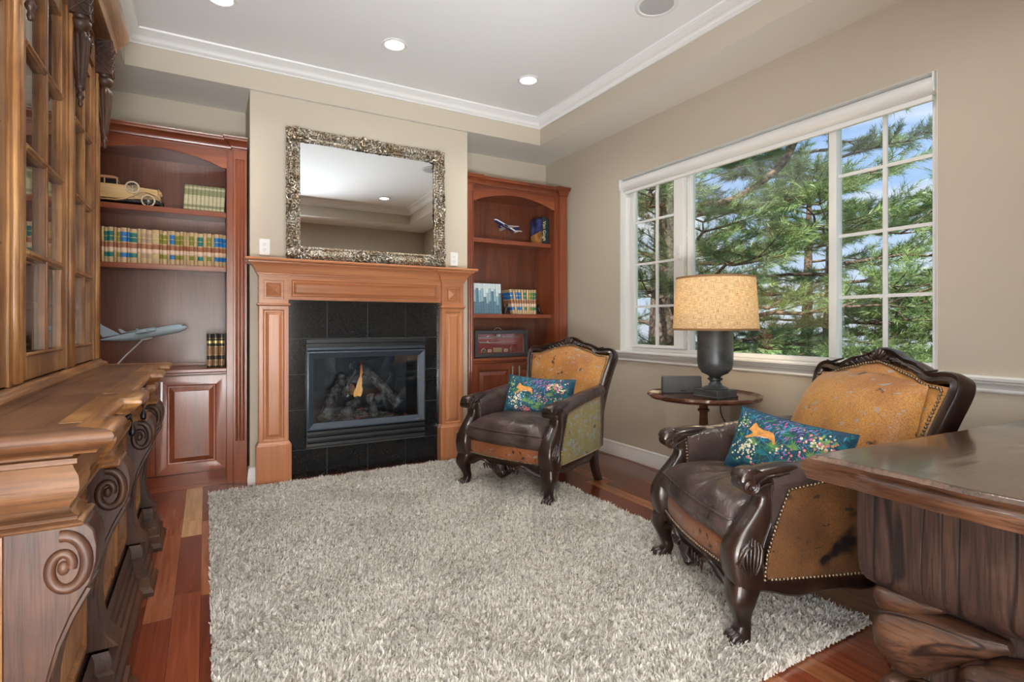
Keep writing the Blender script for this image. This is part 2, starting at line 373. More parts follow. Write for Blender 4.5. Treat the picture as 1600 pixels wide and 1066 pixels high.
# sliding sash, left
sx0, sx1 = GX-.045, GX-.005
barpart('sash', [(sx0, sx1, 3.336, 3.375, .93, 2.26), (sx0, sx1, 2.868-.055, 2.906, .93, 2.26), (sx0, sx1, 2.9065, 3.3355, .93, .952), (sx0, sx1, 2.9065, 3.3355, 2.24, 2.26)])
barpart('muntin', [(GX-.03, GX-.016, 3.088, 3.108, .952, 2.24)]+[(GX-.029, GX-.017, 2.906, 3.336, z-.009, z+.009) for z in (1.26, 1.606, 1.95)], bev=0)
barpart('sash_latch', [(GX-.06, GX-.04, 2.835, 2.85, 1.60, 1.70), (GX-.07, GX-.05, 2.838, 2.847, 1.64, 1.66)])
barpart('muntin', [(GX-.006, GX+.008, 1.465, 1.485, .952, 2.26)]+[(GX-.005, GX+.007, 1.255, 1.712, z-.009, z+.009) for z in (1.268, 1.614, 1.953)], bev=0)
for y0, y1, xx in ((2.906, 3.336, GX-.022), (1.755, 2.764, GX+.012), (1.255, 1.712, GX+.010)):
    q = MB(); q.box(xx, xx+.004, y0, y1, .94, 2.26); q.build('window_pane', M_glass, wo_, smooth=0)
# jamb lining
b = MB(); b.box(XR-.001, XR+.15, WY0-.001, WY0+.002, .897, WZ1); b.box(XR-.001, XR+.15, WY1-.002, WY1+.001, .897, WZ1); b.box(XR, XR+.15, WY0, WY1, WZ1-.002, WZ1)
struct(b, 'trim_window_jamb', M_trim, smooth=0)
# portal for sky light
pl = light('AREA', 'window_portal', (XR+.2, (WY0+WY1)/2, (WZ0+WZ1)/2), 1, shape='RECTANGLE', size=WY1-WY0, size_y=WZ1-WZ0, rot=(pi/2, 0, pi/2))
pl.data.cycles.is_portal = True
# ---- roller shade cassette
t = thing('roller_shade', 'white roller shade cassette across the top of the window', 'window shade', (XR+.04, 2.33, 2.24))
q = MB()
R_ = .05
prf = [(XR-.012+.0, 2.325)]+[(XR+.04-.052*cos(a)-0, 2.278+.045*sin(a)) for a in [pi/2*.9-i*pi*.9/8 for i in range(9)]]+[(XR+.07, 2.232), (XR+.07, 2.325)]
q.prism(prf, 'y', WY0+.016, WY1-.008); q.build('cassette', M_vinyl, t, smooth=40)
q = MB(); q.box(XR+.025, XR+.05, WY0+.03, WY1-.03, 2.205, 2.234); q.build('hem_bar', M_vinyl, t, bevel=.006)
for y in (WY0+.006, WY1-.008):
    q = MB(); q.prism([(p[0], p[1]) for p in [(XR-.016, 2.328), (XR-.02, 2.28), (XR-.01, 2.235), (XR+.07, 2.225), (XR+.07, 2.33)]], 'y', y, y+.008); q.build('end_bracket', M_vinyl, t)
# ---- ceiling fittings
M_lampdisc = None
m, n, l, bb = newmat('lit_lamp_lens'); bb.inputs['Emission Color'].default_value = (1, .93, .82, 1); bb.inputs['Emission Strength'].default_value = 6; M_lampdisc = m
names = ['recessed downlight nearest the hutch above the fireplace wall', 'recessed downlight in the middle of the row along the fireplace wall', 'recessed downlight near the window corner of the ceiling',
         'recessed downlight over the hutch at the doorway end', 'recessed downlight of the rear row, seen in the mirror']
for i, (x, y) in enumerate(CANS):
    t = thing('recessed_downlight', names[i], 'ceiling light', (x, y, ZC), group='recessed ceiling downlights')
    q = MB(); q.lathe([(.062, ZC-.001), (.082, ZC-.002), (.085, ZC-.006), (.078, ZC-.010), (.064, ZC-.008), (.060, ZC-.001)], (x, y, 0), 32, caps=False); q.build('trim_ring', M_trim, t)
    q = MB(); q.lathe([(.001, ZC-.004), (.062, ZC-.004), (.062, ZC-.001), (.001, ZC-.001)], (x, y, 0), 32); q.build('lamp_lens', M_lampdisc, t)
t = thing('ceiling_speaker', 'round flush ceiling speaker with grey mesh grille near the tray edge', 'speaker', (2.26, 2.27, ZC))
q = MB(); q.lathe([(.095, ZC), (.120, ZC-.001), (.122, ZC-.006), (.112, ZC-.010), (.100, ZC-.008), (.095, ZC-.002)], (2.26, 2.27, 0), 40, caps=False); q.build('trim_ring', M_trim, t)
q = MB(); q.lathe([(.001, ZC-.007), (.099, ZC-.005), (.100, ZC-.001), (.001, ZC-.001)], (2.26, 2.27, 0), 40); q.build('grille', mat('speaker_grille', (.52, .52, .52), .6, bump=.4, bscale=900), t)
# ---- outlets
for lab, x0 in (('white duplex outlet left of the mirror above the mantel', .322), ('white duplex outlet right of the mirror above the mantel', 1.766)):
    t = thing('electrical_outlet', lab, 'outlet', (x0+.035, CY, 1.66))
    q = MB(); q.box(x0, x0+.07, CY-.007, CY, 1.602, 1.716); q.build('cover_plate', M_vinyl, t, bevel=.003)
    for zc in (1.640, 1.679):
        q = MB(); q.lathe([(.0165, -.002), (.0165, .002), (.001, .002)], (0, 0, 0), 20); q.v = [(x0+.035+p[0], CY-.008-p[2], zc+p[1]*.85) for p in q.v]
        s_ = q.build('socket', M_vinyl, t)
        q = MB(); q.box(x0+.028, x0+.030, CY-.0105, CY-.009, zc-.002, zc+.008); q.box(x0+.040, x0+.042, CY-.0105, CY-.009, zc-.001, zc+.007); q.box(x0+.033, x0+.037, CY-.0105, CY-.009, zc-.010, zc-.006); q.build('slot', M_dark, s_)
M_oakshade = wood('antique_oak_shaded_x', [(.085, .034, .013), (.17, .075, .028), (.28, .14, .055)], 'x', 7, .55, 9, .2, .0, pores=.45, blotch=(8, (.7, .6, .5)))  # darker copy of the oak: shade put into the near end's colour
# ================================================================== fireplace
def pfront(q, x0, x1, z0, z1, y, steps, back=.012, mi=None):
    """front skin facing the room (-y) with a sunk or raised panel"""
    q.rects((x0, y, z0), (1, 0, 0), (0, 0, 1), (0, -1, 0), [(0, -back), (0, 0)]+steps, x1-x0, z1-z0, mi)
RAISED = [(.026, 0), (.030, -.004), (.034, -.012), (.040, -.013), (.060, -.001), (.062, .001)]
t = thing('fireplace_mantel', 'reddish brown wooden fireplace mantel with panelled legs and moulded shelf', 'mantel', (1.09, 4.1, 0))
GAP = .0005
for x0, x1 in ((.315, .505), (1.665, 1.855)):
    q = MB(); q.box(x0, x1, 4.067, CY-GAP, .27, 1.455)
    pfront(q, x0, x1, .285, 1.245, 4.055, RAISED)
    lg = q.build('leg', M_maple['z'], t, bevel=.0015, smooth=14)
    q = MB(); q.box(x0-.018, x1+.018, 4.038, 4.115, .0, .272); q.box(x0, x1, 4.115, CY-GAP, 0, .272); q.mould([(x0, 4.115), (x0, 4.055), (x1, 4.055), (x1, 4.115)], [(0, .272), (.018, .272), (.016, .279), (.009, .284), (.007, .294), (0, .298)])
    q.build('plinth', M_maple['z'], t, bevel=.002)
    q = MB(); q.rects((x0+.012, 4.055, 1.275), (1, 0, 0), (0, 0, 1), (0, -1, 0), [(0, 0), (.018, .0), (.022, -.010), (.034, -.010), (.038, .004), (.046, -.002), (.080, .016)], .166, .166)
    pfront(q, x0, x1, 1.262, 1.455, 4.0555, [(.012, 0), (.0121, -.005)])
    q.build('corner_block', M_maple['x'], t, smooth=14)
    q = MB(); q.mould([(x0, CY-GAP), (x0, 4.055), (x1, 4.055), (x1, CY-GAP)], [(0, 1.243), (.006, 1.245), (.012, 1.252), (.012, 1.258), (.006, 1.263), (0, 1.264)]); q.build('necking', M_maple['x'], t)
q = MB(); q.box(.505, 1.665, 4.092, CY-GAP, 1.29, 1.455)
pfront(q, .505, 1.665, 1.29, 1.455, 4.080, [(.022, 0), (.026, -.004), (.030, -.011), (.036, -.012), (.052, -.001), (.054, .001)])
q.build('header_panel', M_maple['x'], t, bevel=.0015, smooth=14)
cp = [(0, 1.452), (.006, 1.452), (.006, 1.462), (.012, 1.464), (.012, 1.474), (.018, 1.477), (.020, 1.484), (.026, 1.500), (.040, 1.520), (.058, 1.534), (.068, 1.540), (.070, 1.549), (0, 1.549)]
q = MB(); q.mould([(.315, CY-GAP), (.315, 4.055), (.505, 4.055), (.505, 4.080), (1.665, 4.080), (1.665, 4.055), (1.855, 4.055), (1.855, CY-GAP)], cp)
q.box(.315, 1.855, 4.08, CY-GAP, 1.455, 1.549)
q.build('cornice', M_maple['x'], t, smooth=40)
q = MB(); q.mould([(.315, CY-GAP), (.315, 4.055), (1.855, 4.055), (1.855, CY-GAP)], [(-.02, 1.5495), (.074, 1.5495), (.088, 1.552), (.093, 1.560), (.090, 1.569), (.082, 1.572), (-.02, 1.572)]); q.box(.33, 1.84, 4.06, CY-GAP, 1.5495, 1.572)
q.build('shelf', M_maple['x'], t, smooth=40)
# tiles
t = thing('hearth_tile_surround', 'polished black granite tile surround framing the gas fireplace', 'tile surround', (1.09, 4.12, 0))
m, n, l, bb = newmat('black_granite'); MG = m
tt = n.new('ShaderNodeTexCoord'); v = n.new('ShaderNodeTexVoronoi'); v.inputs['Scale'].default_value = 260; l.new(tt.outputs['Object'], v.inputs[0])
r = n.new('ShaderNodeValToRGB'); l.new(v.outputs['Color'], r.inputs[0]); r.color_ramp.elements[0].position = .55; r.color_ramp.elements[0].color = (.006, .007, .008, 1); r.color_ramp.elements[1].position = 1; r.color_ramp.elements[1].color = (.026, .028, .031, 1)
l.new(r.outputs[0], bb.inputs['Base Color']); bb.inputs['Roughness'].default_value = .12; bb.inputs['Specular IOR Level'].default_value = .6
q = MB(); q.box(.505, 1.665, 4.124, CY-GAP, .0, FZ0); q.box(.505, .64, 4.124, CY-GAP, FZ0, 1.0); q.box(1.52, 1.665, 4.124, CY-GAP, FZ0, 1.0); q.box(.505, 1.665, 4.124, CY-GAP, 1.0, 1.29)
q.build('grout', mat('grout', (.16, .165, .17), .8), t, smooth=0)
xs = [.507, .778, 1.077, 1.378, 1.663]; g = .0018
def tile(x0, x1, z0, z1):
    q = MB(); q.box(x0+g, x1-g, 4.116, 4.126, z0+g, z1-g); q.build('tile', MG, t, bevel=.001, segs=1)
for a, c in zip(xs, xs[1:]): tile(a, c, 1.012, 1.29)
for a, c in zip([.522]+xs[1:4], xs[1:4]+[1.648]): tile(a, c, .0, .206)
for x0, x1 in ((.507, .628), (1.532, 1.663)):
    for z0, z1 in ((.206, .495), (.495, .754), (.754, 1.012)): tile(x0, x1, z0, z1)
# gas insert
M_fpm = mat('fireplace_enamel', (.05, .065, .085), .38, .4)
M_fpd = mat('fireplace_black', (.012, .014, .017), .4, .2)
t = thing('gas_fireplace', 'black glass-fronted gas fireplace insert with louvres', 'fireplace', (1.08, 4.11, .21))
q = MB(); q.box(.627, .640, 4.095, 4.128, .212, 1.008); q.box(1.522, 1.533, 4.095, 4.128, .212, 1.008); q.box(.627, 1.533, 4.098, 4.128, .925, 1.0); q.box(.627, 1.533, 4.11, 4.128, .212, .345)
q.build('surround_frame', M_fpd, t, bevel=.001)
q = MB(); q.prism([(4.112, .972), (4.066, .978), (4.066, 1.006), (4.128, 1.008)], 'x', .627, 1.533); q.build('hood', M_fpd, t, bevel=.002)
q = MB(); q.box(.630, 1.530, 4.085, 4.1, .925, .948); q.build('louvre', M_fpm, t, bevel=.003)
q = MB(); q.rects((.632, 4.098, .345), (1, 0, 0), (0, 0, 1), (0, -1, 0), [(0, -.01), (0, .022), (.010, .026), (.048, .006), (.048, -.012)], .896, .572); q.f.pop(); q.m.pop()
q.build('glass_frame', M_fpm, t)
M_fglass = glassmat('fireplace_glass', (.80, .84, .88), .06)
q = MB(); q.box(.676, 1.484, 4.108, 4.111, .390, .872); q.build('glass_pane', M_fglass, t, smooth=0)
for i in range(3):
    z = .216+i*.043; q = MB(); q.prism([(4.112, z), (4.082, z+.006), (4.080, z+.012), (4.086, z+.032), (4.094, z+.034), (4.112, z+.036)], 'x', .630, 1.530); q.build('louvre', M_fpd, t, bevel=.0015)
q = MB(); q.box(1.44, 1.50, 4.074, 4.078, .357, .364); q.build('badge', mat('badge_chrome', (.75, .75, .76), .25, 1), t, bevel=.001)
q = MB(); M_fire = mat('firebox_steel', (.055, .062, .066), .45, .3, bump=.2, bscale=40)
q.box(.645, 1.515, 4.50, 4.51, .225, .995); q.box(.645, .650, 4.13, 4.50, .225, .995); q.box(1.510, 1.515, 4.13, 4.50, .225, .995); q.box(.645, 1.515, 4.13, 4.50, .225, .345); q.box(.645, 1.515, 4.13, 4.50, .990, .995)
q.build('firebox_liner', M_fire, t, smooth=0)
def bark(name, c):
    m, n, l, b = newmat(name); tt = n.new('ShaderNodeTexCoord'); z = n.new('ShaderNodeTexNoise'); z.inputs['Scale'].default_value = 30; z.inputs['Detail'].default_value = 8; l.new(tt.outputs['Object'], z.inputs[0])
    r = n.new('ShaderNodeValToRGB'); l.new(z.outputs[0], r.inputs[0]); r.color_ramp.elements[0].position = .38; r.color_ramp.elements[0].color = (*[k*.2 for k in c], 1); r.color_ramp.elements[1].position = .62; r.color_ramp.elements[1].color = (*c, 1)
    l.new(r.outputs[0], b.inputs['Base Color']); b.inputs['Roughness'].default_value = .9
    bp = n.new('ShaderNodeBump'); bp.inputs['Strength'].default_value = .9; bp.inputs['Distance'].default_value = .01; l.new(z.outputs[0], bp.inputs['Height']); l.new(bp.outputs[0], b.inputs['Normal'])
    return m
M_log = bark('log_bark', (.30, .27, .25)); M_logend = mat('log_end', (.36, .25, .18), .9, var=.3, vscale=60)
def log(p0, p1, r0, r1, lab, seed):
    p0, p1 = Vector(p0), Vector(p1); d = (p1-p0); L = d.length; d.normalize(); a = d.orthogonal().normalized(); c = d.cross(a)
    q = MB(); N = 26; K = 20; rings = []
    for i in range(N+1):
        s = i/N; ring = []
        for k in range(K):
            th = 2*pi*k/K
            rr = (r0+(r1-r0)*s)*(1+.16*noise.noise(Vector((cos(th)*1.5, sin(th)*1.5, s*5+seed)))+.09*noise.noise(Vector((cos(th)*5, sin(th)*5, s*16+seed))))
            cc = p0+d*(L*s)+a*.018*noise.noise(Vector((s*3, seed, 0)))
            ring.append(cc+a*rr*cos(th)+c*rr*sin(th))
        rings.append(ring)
    q.loft(rings, caps=False)
    for R, sg in ((rings[0], 0), (rings[-1], 1)): q.add(R, [tuple(range(K))], 1)
    o = q.build('log', [M_log, M_logend], smooth=60); tag(o, lab, 'log', 'gas fire logs'); return o
log((.765, 4.20, .40), (.94, 4.36, .70), .046, .038, 'ceramic log propped up on the left of the fire, sawn end showing', 1)
log((1.005, 4.30, .60), (.86, 4.44, .56), .045, .04, 'short ribbed log lying behind the flame', 5)
log((1.10, 4.40, .78), (1.36, 4.22, .47), .032, .044, 'long log slanting down to the right of the flame', 9)
log((1.12, 4.20, .56), (1.16, 4.24, .40), .030, .036, 'stubby upright log piece right of the flame', 13)
log((.93, 4.24, .42), (1.05, 4.28, .53), .040, .030, 'knotty log piece low in front of the flame', 17)
log((1.14, 4.32, .47), (1.30, 4.30, .57), .034, .03, 'short log crossing under the right slanting log', 21)
q = MB(); random.seed(3)
for i in range(420):
    x = random.uniform(.70, 1.46); y = random.uniform(4.14, 4.44); r = random.uniform(.008, .02); z = .348+max(0, .10-abs(x-1.08)*.25)*min(1, (y-4.13)*6)*random.uniform(.2, 1)
    q.sphere((x, y, z), r, 6, 4, sc=(random.uniform(.7, 1.7), random.uniform(.7, 1.5), random.uniform(.4, .8)), mi=0 if random.random() < .93 else 1)
m, n, l, bb = newmat('glowing_ember'); bb.inputs['Base Color'].default_value = (.3, .05, .02, 1); bb.inputs['Emission Color'].default_value = (1, .12, .03, 1); bb.inputs['Emission Strength'].default_value = .12
o = q.build('ember_bed', [M_log, m], smooth=50); tag(o, 'bed of grey ember chips under the gas logs', 'embers'); o['kind'] = 'stuff'
# flame
m = bpy.data.materials.new('flame'); m.use_nodes = True; n = m.node_tree.nodes; l = m.node_tree.links; n.clear()
o_ = n.new('ShaderNodeOutputMaterial'); tt = n.new('ShaderNodeTexCoord'); sp = n.new('ShaderNodeSeparateXYZ'); l.new(tt.outputs['Generated'], sp.inputs[0])
r = n.new('ShaderNodeValToRGB'); l.new(sp.outputs[2], r.inputs[0]); r.color_ramp.elements[0].color = (1, .45, .10, 1); r.color_ramp.elements[1].color = (.8, .10, .02, 1); e = r.color_ramp.elements.new(.35); e.color = (1, .55, .2, 1)
em = n.new('ShaderNodeEmission'); em.inputs[1].default_value = .9; l.new(r.outputs[0], em.inputs[0])
tr = n.new('ShaderNodeBsdfTransparent'); mr = n.new('ShaderNodeMapRange'); mr.inputs[1].default_value = 0; mr.inputs[2].default_value = 1; mr.inputs[3].default_value = .75; mr.inputs[4].default_value = .25; l.new(sp.outputs[2], mr.inputs[0])
x = n.new('ShaderNodeMixShader'); l.new(mr.outputs[0], x.inputs[0]); l.new(tr.outputs[0], x.inputs[1]); l.new(em.outputs[0], x.inputs[2]); l.new(x.outputs[0], o_.inputs[0]); M_flame = m
q = MB()
def flame(x, y, z0, h, r, sw, ph):
    pts = []; rad = []
    for i in range(13):
        s = i/12; pts.append((x+sw*sin(s*3.2+ph)*s+.03*s, y, z0+h*s)); rad.append(r*(sin(pi*min(1, s*1.25+.18)) if s < .62 else (1-s)/.38*.62*.95)+.0006)
    q.tube(pts, rad, 8, flat=.5)
flame(1.035, 4.27, .55, .27, .020, .02, 0); flame(1.015, 4.27, .545, .12, .012, -.012, 1); flame(1.055, 4.275, .545, .15, .013, .012, 2)
o = q.build('flame', M_flame, smooth=80); tag(o, 'single orange gas flame rising between the logs', 'flame')
# ================================================================== mirror
x0, x1, z0, z1 = .482, 1.665, 0, .925
t = thing('ornate_mirror', 'large mirror in carved antique silver-gold frame leaning above the mantel', 'mirror', (1.075, 4.02, 1.5725), world=False)
t.rotation_euler = (radians(-1.15), 0, 0)
FW = .092
m, n, l, bb = newmat('antique_gilt'); M_gilt = m
tt = n.new('ShaderNodeTexCoord'); z = n.new('ShaderNodeTexNoise'); z.inputs['Scale'].default_value = 14; z.inputs['Detail'].default_value = 4; l.new(tt.outputs['Object'], z.inputs[0])
geo = n.new('ShaderNodeNewGeometry')
r = n.new('ShaderNodeValToRGB'); l.new(z.outputs[0], r.inputs[0]); r.color_ramp.elements[0].position = .35; r.color_ramp.elements[0].color = (.40, .30, .19, 1); r.color_ramp.elements[1].position = .65; r.color_ramp.elements[1].color = (.66, .62, .54, 1)
z2 = n.new('ShaderNodeTexNoise'); z2.inputs['Scale'].default_value = 95; z2.inputs['Detail'].default_value = 3; l.new(tt.outputs['Object'], z2.inputs[0])
r2 = n.new('ShaderNodeValToRGB'); l.new(z2.outputs[0], r2.inputs[0]); r2.color_ramp.elements[0].position = .43; r2.color_ramp.elements[0].color = (.17, .14, .11, 1); r2.color_ramp.elements[1].position = .60
x = n.new('ShaderNodeMix'); x.data_type = 'RGBA'; x.blend_type = 'MULTIPLY'; x.inputs[0].default_value = 1; l.new(r.outputs[0], x.inputs[6]); l.new(r2.outputs[0], x.inputs[7]); l.new(x.outputs[2], bb.inputs['Base Color'])
bb.inputs['Metallic'].default_value = .55; bb.inputs['Roughness'].default_value = .42
W2, H2 = (x1-x0)/2, z1
# base of the frame: mitred sweep with carved relief
q = MB()
def relief(u, s, L):
    """u 0..1 across (outer to inner), s along a side of length L -> height"""
    base = .016+.022*math.exp(-((u-.34)/.26)**2)+.010*math.exp(-((u-.86)/.07)**2)
    dc = min(s, L-s); dm = abs(s-L/2)
    orn = max(0, 1-max(0, dc-.13)/.04)+max(0, 1-max(0, dm-.12)/.04); orn = min(1, orn)
    flute = .009*abs(sin(s*pi/.020))*(1 if .10 < u < .62 else 0)
    leaf = 0
    if orn > 0:
        leaf = orn*(.026*abs(noise.noise(Vector((s*38, u*4.2, L))))+.022*max(0, sin(s*80+6*sin(u*9+s*20)))*(1 if u < .72 else .2)*abs(sin(u*7)))
    bead = .003*max(0, sin(s*pi*2/.012)) if u > .8 else 0
    return base+flute*(1-orn)+leaf+bead
NU = 22
for side in range(4):
    L = 2*W2 if side % 2 == 0 else H2
    NS = int(L/.0035)
    vs = []; fs = []
    for j in range(NU+1):
        u = j/NU; ins = u*FW
        for i in range(NS+1):
            s = ins+(L-2*ins)*i/NS
            wob = .006*max(0, 1-u*5)*(noise.noise(Vector((s*45, side*7., 0)))+.3)
            h = relief(u, s, L); o_w = ins-wob
            if side == 0: p = (-W2+s, -h, o_w)
            elif side == 1: p = (W2-o_w, -h, s)
            elif side == 2: p = (W2-s, -h, H2-o_w)
            else: p = (-W2+o_w, -h, H2-s)
            vs.append(p)
    n_ = NS+1
    fs = [(j*n_+i, j*n_+i+1, (j+1)*n_+i+1, (j+1)*n_+i) for j in range(NU) for i in range(NS)]
    q.add(vs, fs)
for a in ((-W2, W2, .0, .004, .0, H2),): pass
q.box(-W2+.004, W2-.004, -.016, .02, .004, .02); q.box(-W2+.004, W2-.004, -.016, .02, H2-.02, H2-.004); q.box(-W2+.004, -W2+.02, -.016, .02, .004, H2-.004); q.box(W2-.02, W2-.004, -.016, .02, .004, H2-.004)
fr = q.build('carved_frame', M_gilt, t, smooth=70, recalc=True)
# applied leaves and scrolls at corners and centres
random.seed(11)
def curl(cx, cz, R, a0, turns, r, y=-.048):
    pts = []; rad = []
    for i in range(15):
        s = i/14; a = a0+turns*2*pi*s; rr = R*(1-.85*s); pts.append((cx+rr*cos(a), y-.006*sin(s*pi), cz+rr*sin(a))); rad.append(r*(1-.5*s))
    q.tube(pts, rad, 5)
spots = [(-W2+.045, .045), (W2-.045, .045), (W2-.045, H2-.045), (-W2+.045, H2-.045), (0, .04), (0, H2-.04), (-W2+.04, H2/2), (W2-.04, H2/2)]
for k, (cx, cz) in enumerate(spots):
    q = MB()
    horiz = abs(cx) < .01; vert = abs(cz-H2/2) < .01
    for i in range(26 if k < 4 else 22):
        ox = random.uniform(-.030, .024); oz = random.uniform(-.026, .026)
        if horiz: ox = random.uniform(-.14, .14)
        elif vert: oz = random.uniform(-.10, .10)
        elif i % 2: ox = ox if i % 4 == 1 else (random.uniform(0, .13)*(1 if cx < 0 else -1)); oz = random.uniform(0, .13)*(1 if cz < .3 else -1) if i % 4 == 1 else oz
        curl(cx+ox, cz+oz, random.uniform(.014, .030), random.uniform(0, 6.28), random.choice((-1, 1))*random.uniform(.7, 1.3), random.uniform(.005, .0085))
    q.build('leaf_ornament', M_gilt, t, smooth=70)
q = MB(); q.box(-W2+FW-.006, W2-FW+.006, -.012, -.008, FW-.006, H2-FW+.006)
mm = mat('mirror_silver', (.80, .82, .82), .0, 1.0); q.build('mirror_glass', mm, t, smooth=0)
# ================================================================== built-in bookcases
M_steel = mat('brushed_nickel', (.62, .61, .60), .3, 1)
def bookcase(x0, x1, sl, sr, shelves, label, handle_pair):
    t = thing('bookcase', label, 'bookcase', ((x0+x1)/2, 4.4, 0), group='built-in cherry bookcases')
    PW = .085; YP, YC, BK = 4.20, 4.235, YB-.002
    ox0, ox1 = x0+PW+sl, x1-PW-sr
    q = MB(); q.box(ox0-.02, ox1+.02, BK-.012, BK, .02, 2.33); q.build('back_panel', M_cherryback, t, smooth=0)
    for a, c in ((x0, ox0), (ox1, x1)):
        q = MB(); q.box(a, c, YC, BK-.012, 0, 2.335); q.build('side_panel', M_cherry['z'], t, bevel=.001)
    for px in (x0, x1-PW):
        pts = [(px, YC), (px, YP)]
        for k in range(3):
            cx = px+PW*(.25+.25*k)
            pts += [(cx-.007, YP), (cx-.005, YP+.006), (cx, YP+.008), (cx+.005, YP+.006), (cx+.007, YP)]
        pts += [(px+PW, YP), (px+PW, YC)]
        q = MB(); q.prism(pts, 'z', .30, 2.27); q.box(px, px+PW, YP, YC, 2.27, 2.335); q.box(px-.0, px+PW, YP, YC, .0, .30); q.box(px-.0, px+PW+.004, YP-.008, YC, .0, .022)
        q.build('pilaster', M_cherry['z'], t, bevel=.0008)
    q = MB(); N = 24; poly = [(ox0, 2.335), (ox0, 2.205)]
    for i in range(N+1):
        s = i/N; xx = ox0+.03+(ox1-ox0-.06)*s; poly.append((xx, 2.205+.082*sin(pi*s)**.8))
    poly += [(ox1, 2.205), (ox1, 2.335)]
    q.prism(poly[::-1], 'y', YC, YC+.02); q.build('arched_valance', M_cherry['x'], t, bevel=.001)
    q = MB(); q.box(ox0, ox1, YC+.03, BK-.012, 2.29, 2.31); q.build('top_panel', M_cherry['x'], t)
    q = MB(); pr = [(0, 2.333), (.006, 2.333), (.006, 2.342), (.014, 2.345), (.017, 2.356), (.030, 2.372), (.048, 2.382), (.056, 2.386), (.058, 2.398), (.064, 2.402), (.066, 2.410), (0, 2.410)]
    q.mould([(x0, YP), (x0+PW, YP), (x0+PW, YC), (x1-PW, YC), (x1-PW, YP), (x1, YP)], pr); q.box(x0, x1, YC, BK, 2.336, 2.409)
    q.build('crown_moulding', M_cherry['x'], t, smooth=40)
    for z in shelves:
        q = MB(); q.box(ox0+.001, ox1-.001, 4.30, BK-.013, z-.022, z); q.box(ox0+.001, ox1-.001, 4.288, 4.306, z-.036, z+.001); q.build('shelf', M_cherry['x'], t, bevel=.003)
    q = MB(); q.box(ox0, ox1, 4.222, BK-.012, .787, .811); q.box(ox0, ox1, 4.236, 4.25, .772, .787); q.build('countertop', M_cherry['x'], t, bevel=.004)
    q = MB(); q.box(ox0, ox1, BK-.028, BK-.012, .811, .836); q.build('backsplash_strip', M_cherry['x'], t, bevel=.003)
    q = MB(); q.box(ox0, ox1, 4.262, BK-.012, .0, .77); q.box(ox0, ox1, 4.252, 4.264, .0, .100); q.box(ox0, ox1, 4.240, 4.264, 0, .022); q.build('base_cabinet', M_cherry['x'], t, bevel=.001)
    xm = (ox0+ox1)/2
    for a, c, hx in ((ox0+.004, xm-.002, xm-.035), (xm+.002, ox1-.004, xm+.035)):
        q = MB(); q.box(a, c, 4.250, 4.2615, .110, .765)
        pfront(q, a, c, .110, .765, 4.240, [(.003, 0), (.060, 0), (.064, -.003), (.066, -.009), (.074, -.010), (.100, -.001), (.104, .001)], back=.010)
        d = q.build('door', M_cherry['z'], t, bevel=.0006, smooth=14)
        q = MB(); z0, z1 = .575, .725
        q.tube([(hx, 4.240, z0+.012), (hx, 4.222, z0+.012), (hx, 4.216, z0)][:2], .0035, 8); q.tube([(hx, 4.240, z1-.012), (hx, 4.222, z1-.012)], .0035, 8)
        q.box(hx-.006, hx+.006, 4.214, 4.222, z0-.01, z1+.01); q.build('handle', M_steel, d, bevel=.003)
    return ox0, ox1
bookcase(-.83, .25, .04, .04, (1.52, 1.905), 'built-in cherry bookcase with arched top left of the fireplace', 1)
bookcase(1.935, 3.012, .0, .04, (1.208, 1.885), 'built-in cherry bookcase with arched top right of the fireplace, by the window wall', 1)
# ================================================================== books
def book(x0, x1, y, z, h, d, bands, mats, lean=0, round_=.006, label='', group=None, pages=True, rz=0, name='book'):
    w = x1-x0-.0006; xc = (x0+x1)/2
    plan = [(-w/2, .006), (-w/2+.0005, .003), (-w/4, -round_*.6+.002), (0, -round_+.002), (w/4, -round_*.6+.002), (w/2-.0005, .003), (w/2, .006), (w/2, d), (w/2-.002, d), (w/2-.002, .012), (-w/2+.002, .012), (-w/2+.002, d), (-w/2, d)]
    q = MB(); k = len(plan)
    for a, c, mi in bands:
        za, zc = z_(h, a), z_(h, c)
        vs = [(p[0], p[1], za) for p in plan]+[(p[0], p[1], zc) for p in plan]
        q.add(vs, [(i, (i+1) % k, k+(i+1) % k, k+i) for i in range(k)], mi)
        q.add([vs[i] for i in range(k)], [tuple(range(k))], mi); q.add([vs[k+i] for i in range(k)], [tuple(range(k))], mi)
    q.box(-w/2+.002, w/2-.002, .012, d-.004, .004, h-.004, mi=len(mats)-1)
    o = q.build(name, mats, smooth=40, recalc=True)
    # lean: rotate about y about the lower edge that stays on the shelf
    o.location = (xc, y, z+abs(sin(lean))*w/2); o.rotation_euler = (0, lean, rz)
    tag(o, label, 'book', group)
    return o
def z_(h, f): return h*f
M_page = mat('page_edge', (.72, .66, .54), .8)
def bm(name, c, r=.5, **k): return mat(name, c, r, var=.12, vscale=40, **k)
M_tan = bm('book_tan_cloth', (.50, .35, .20)); M_bred = bm('book_rust_band', (.33, .13, .07)); M_emb = bm('book_emblem', (.68, .50, .38)); M_gold = mat('gilt_line', (.72, .55, .22), .35, .6)
LABC = {'blue': ((.02, .16, .42), 'blue'), 'green': ((.01, .15, .14), 'teal green'), 'olive': ((.22, .21, .04), 'olive green'), 'tan': ((.52, .40, .20), 'plain tan'), 'brown': ((.40, .27, .17), 'plain brown'), 'grn2': ((.12, .22, .05), 'grass green')}
LM = {k: bm('book_label_'+k, v[0]) for k, v in LABC.items()}
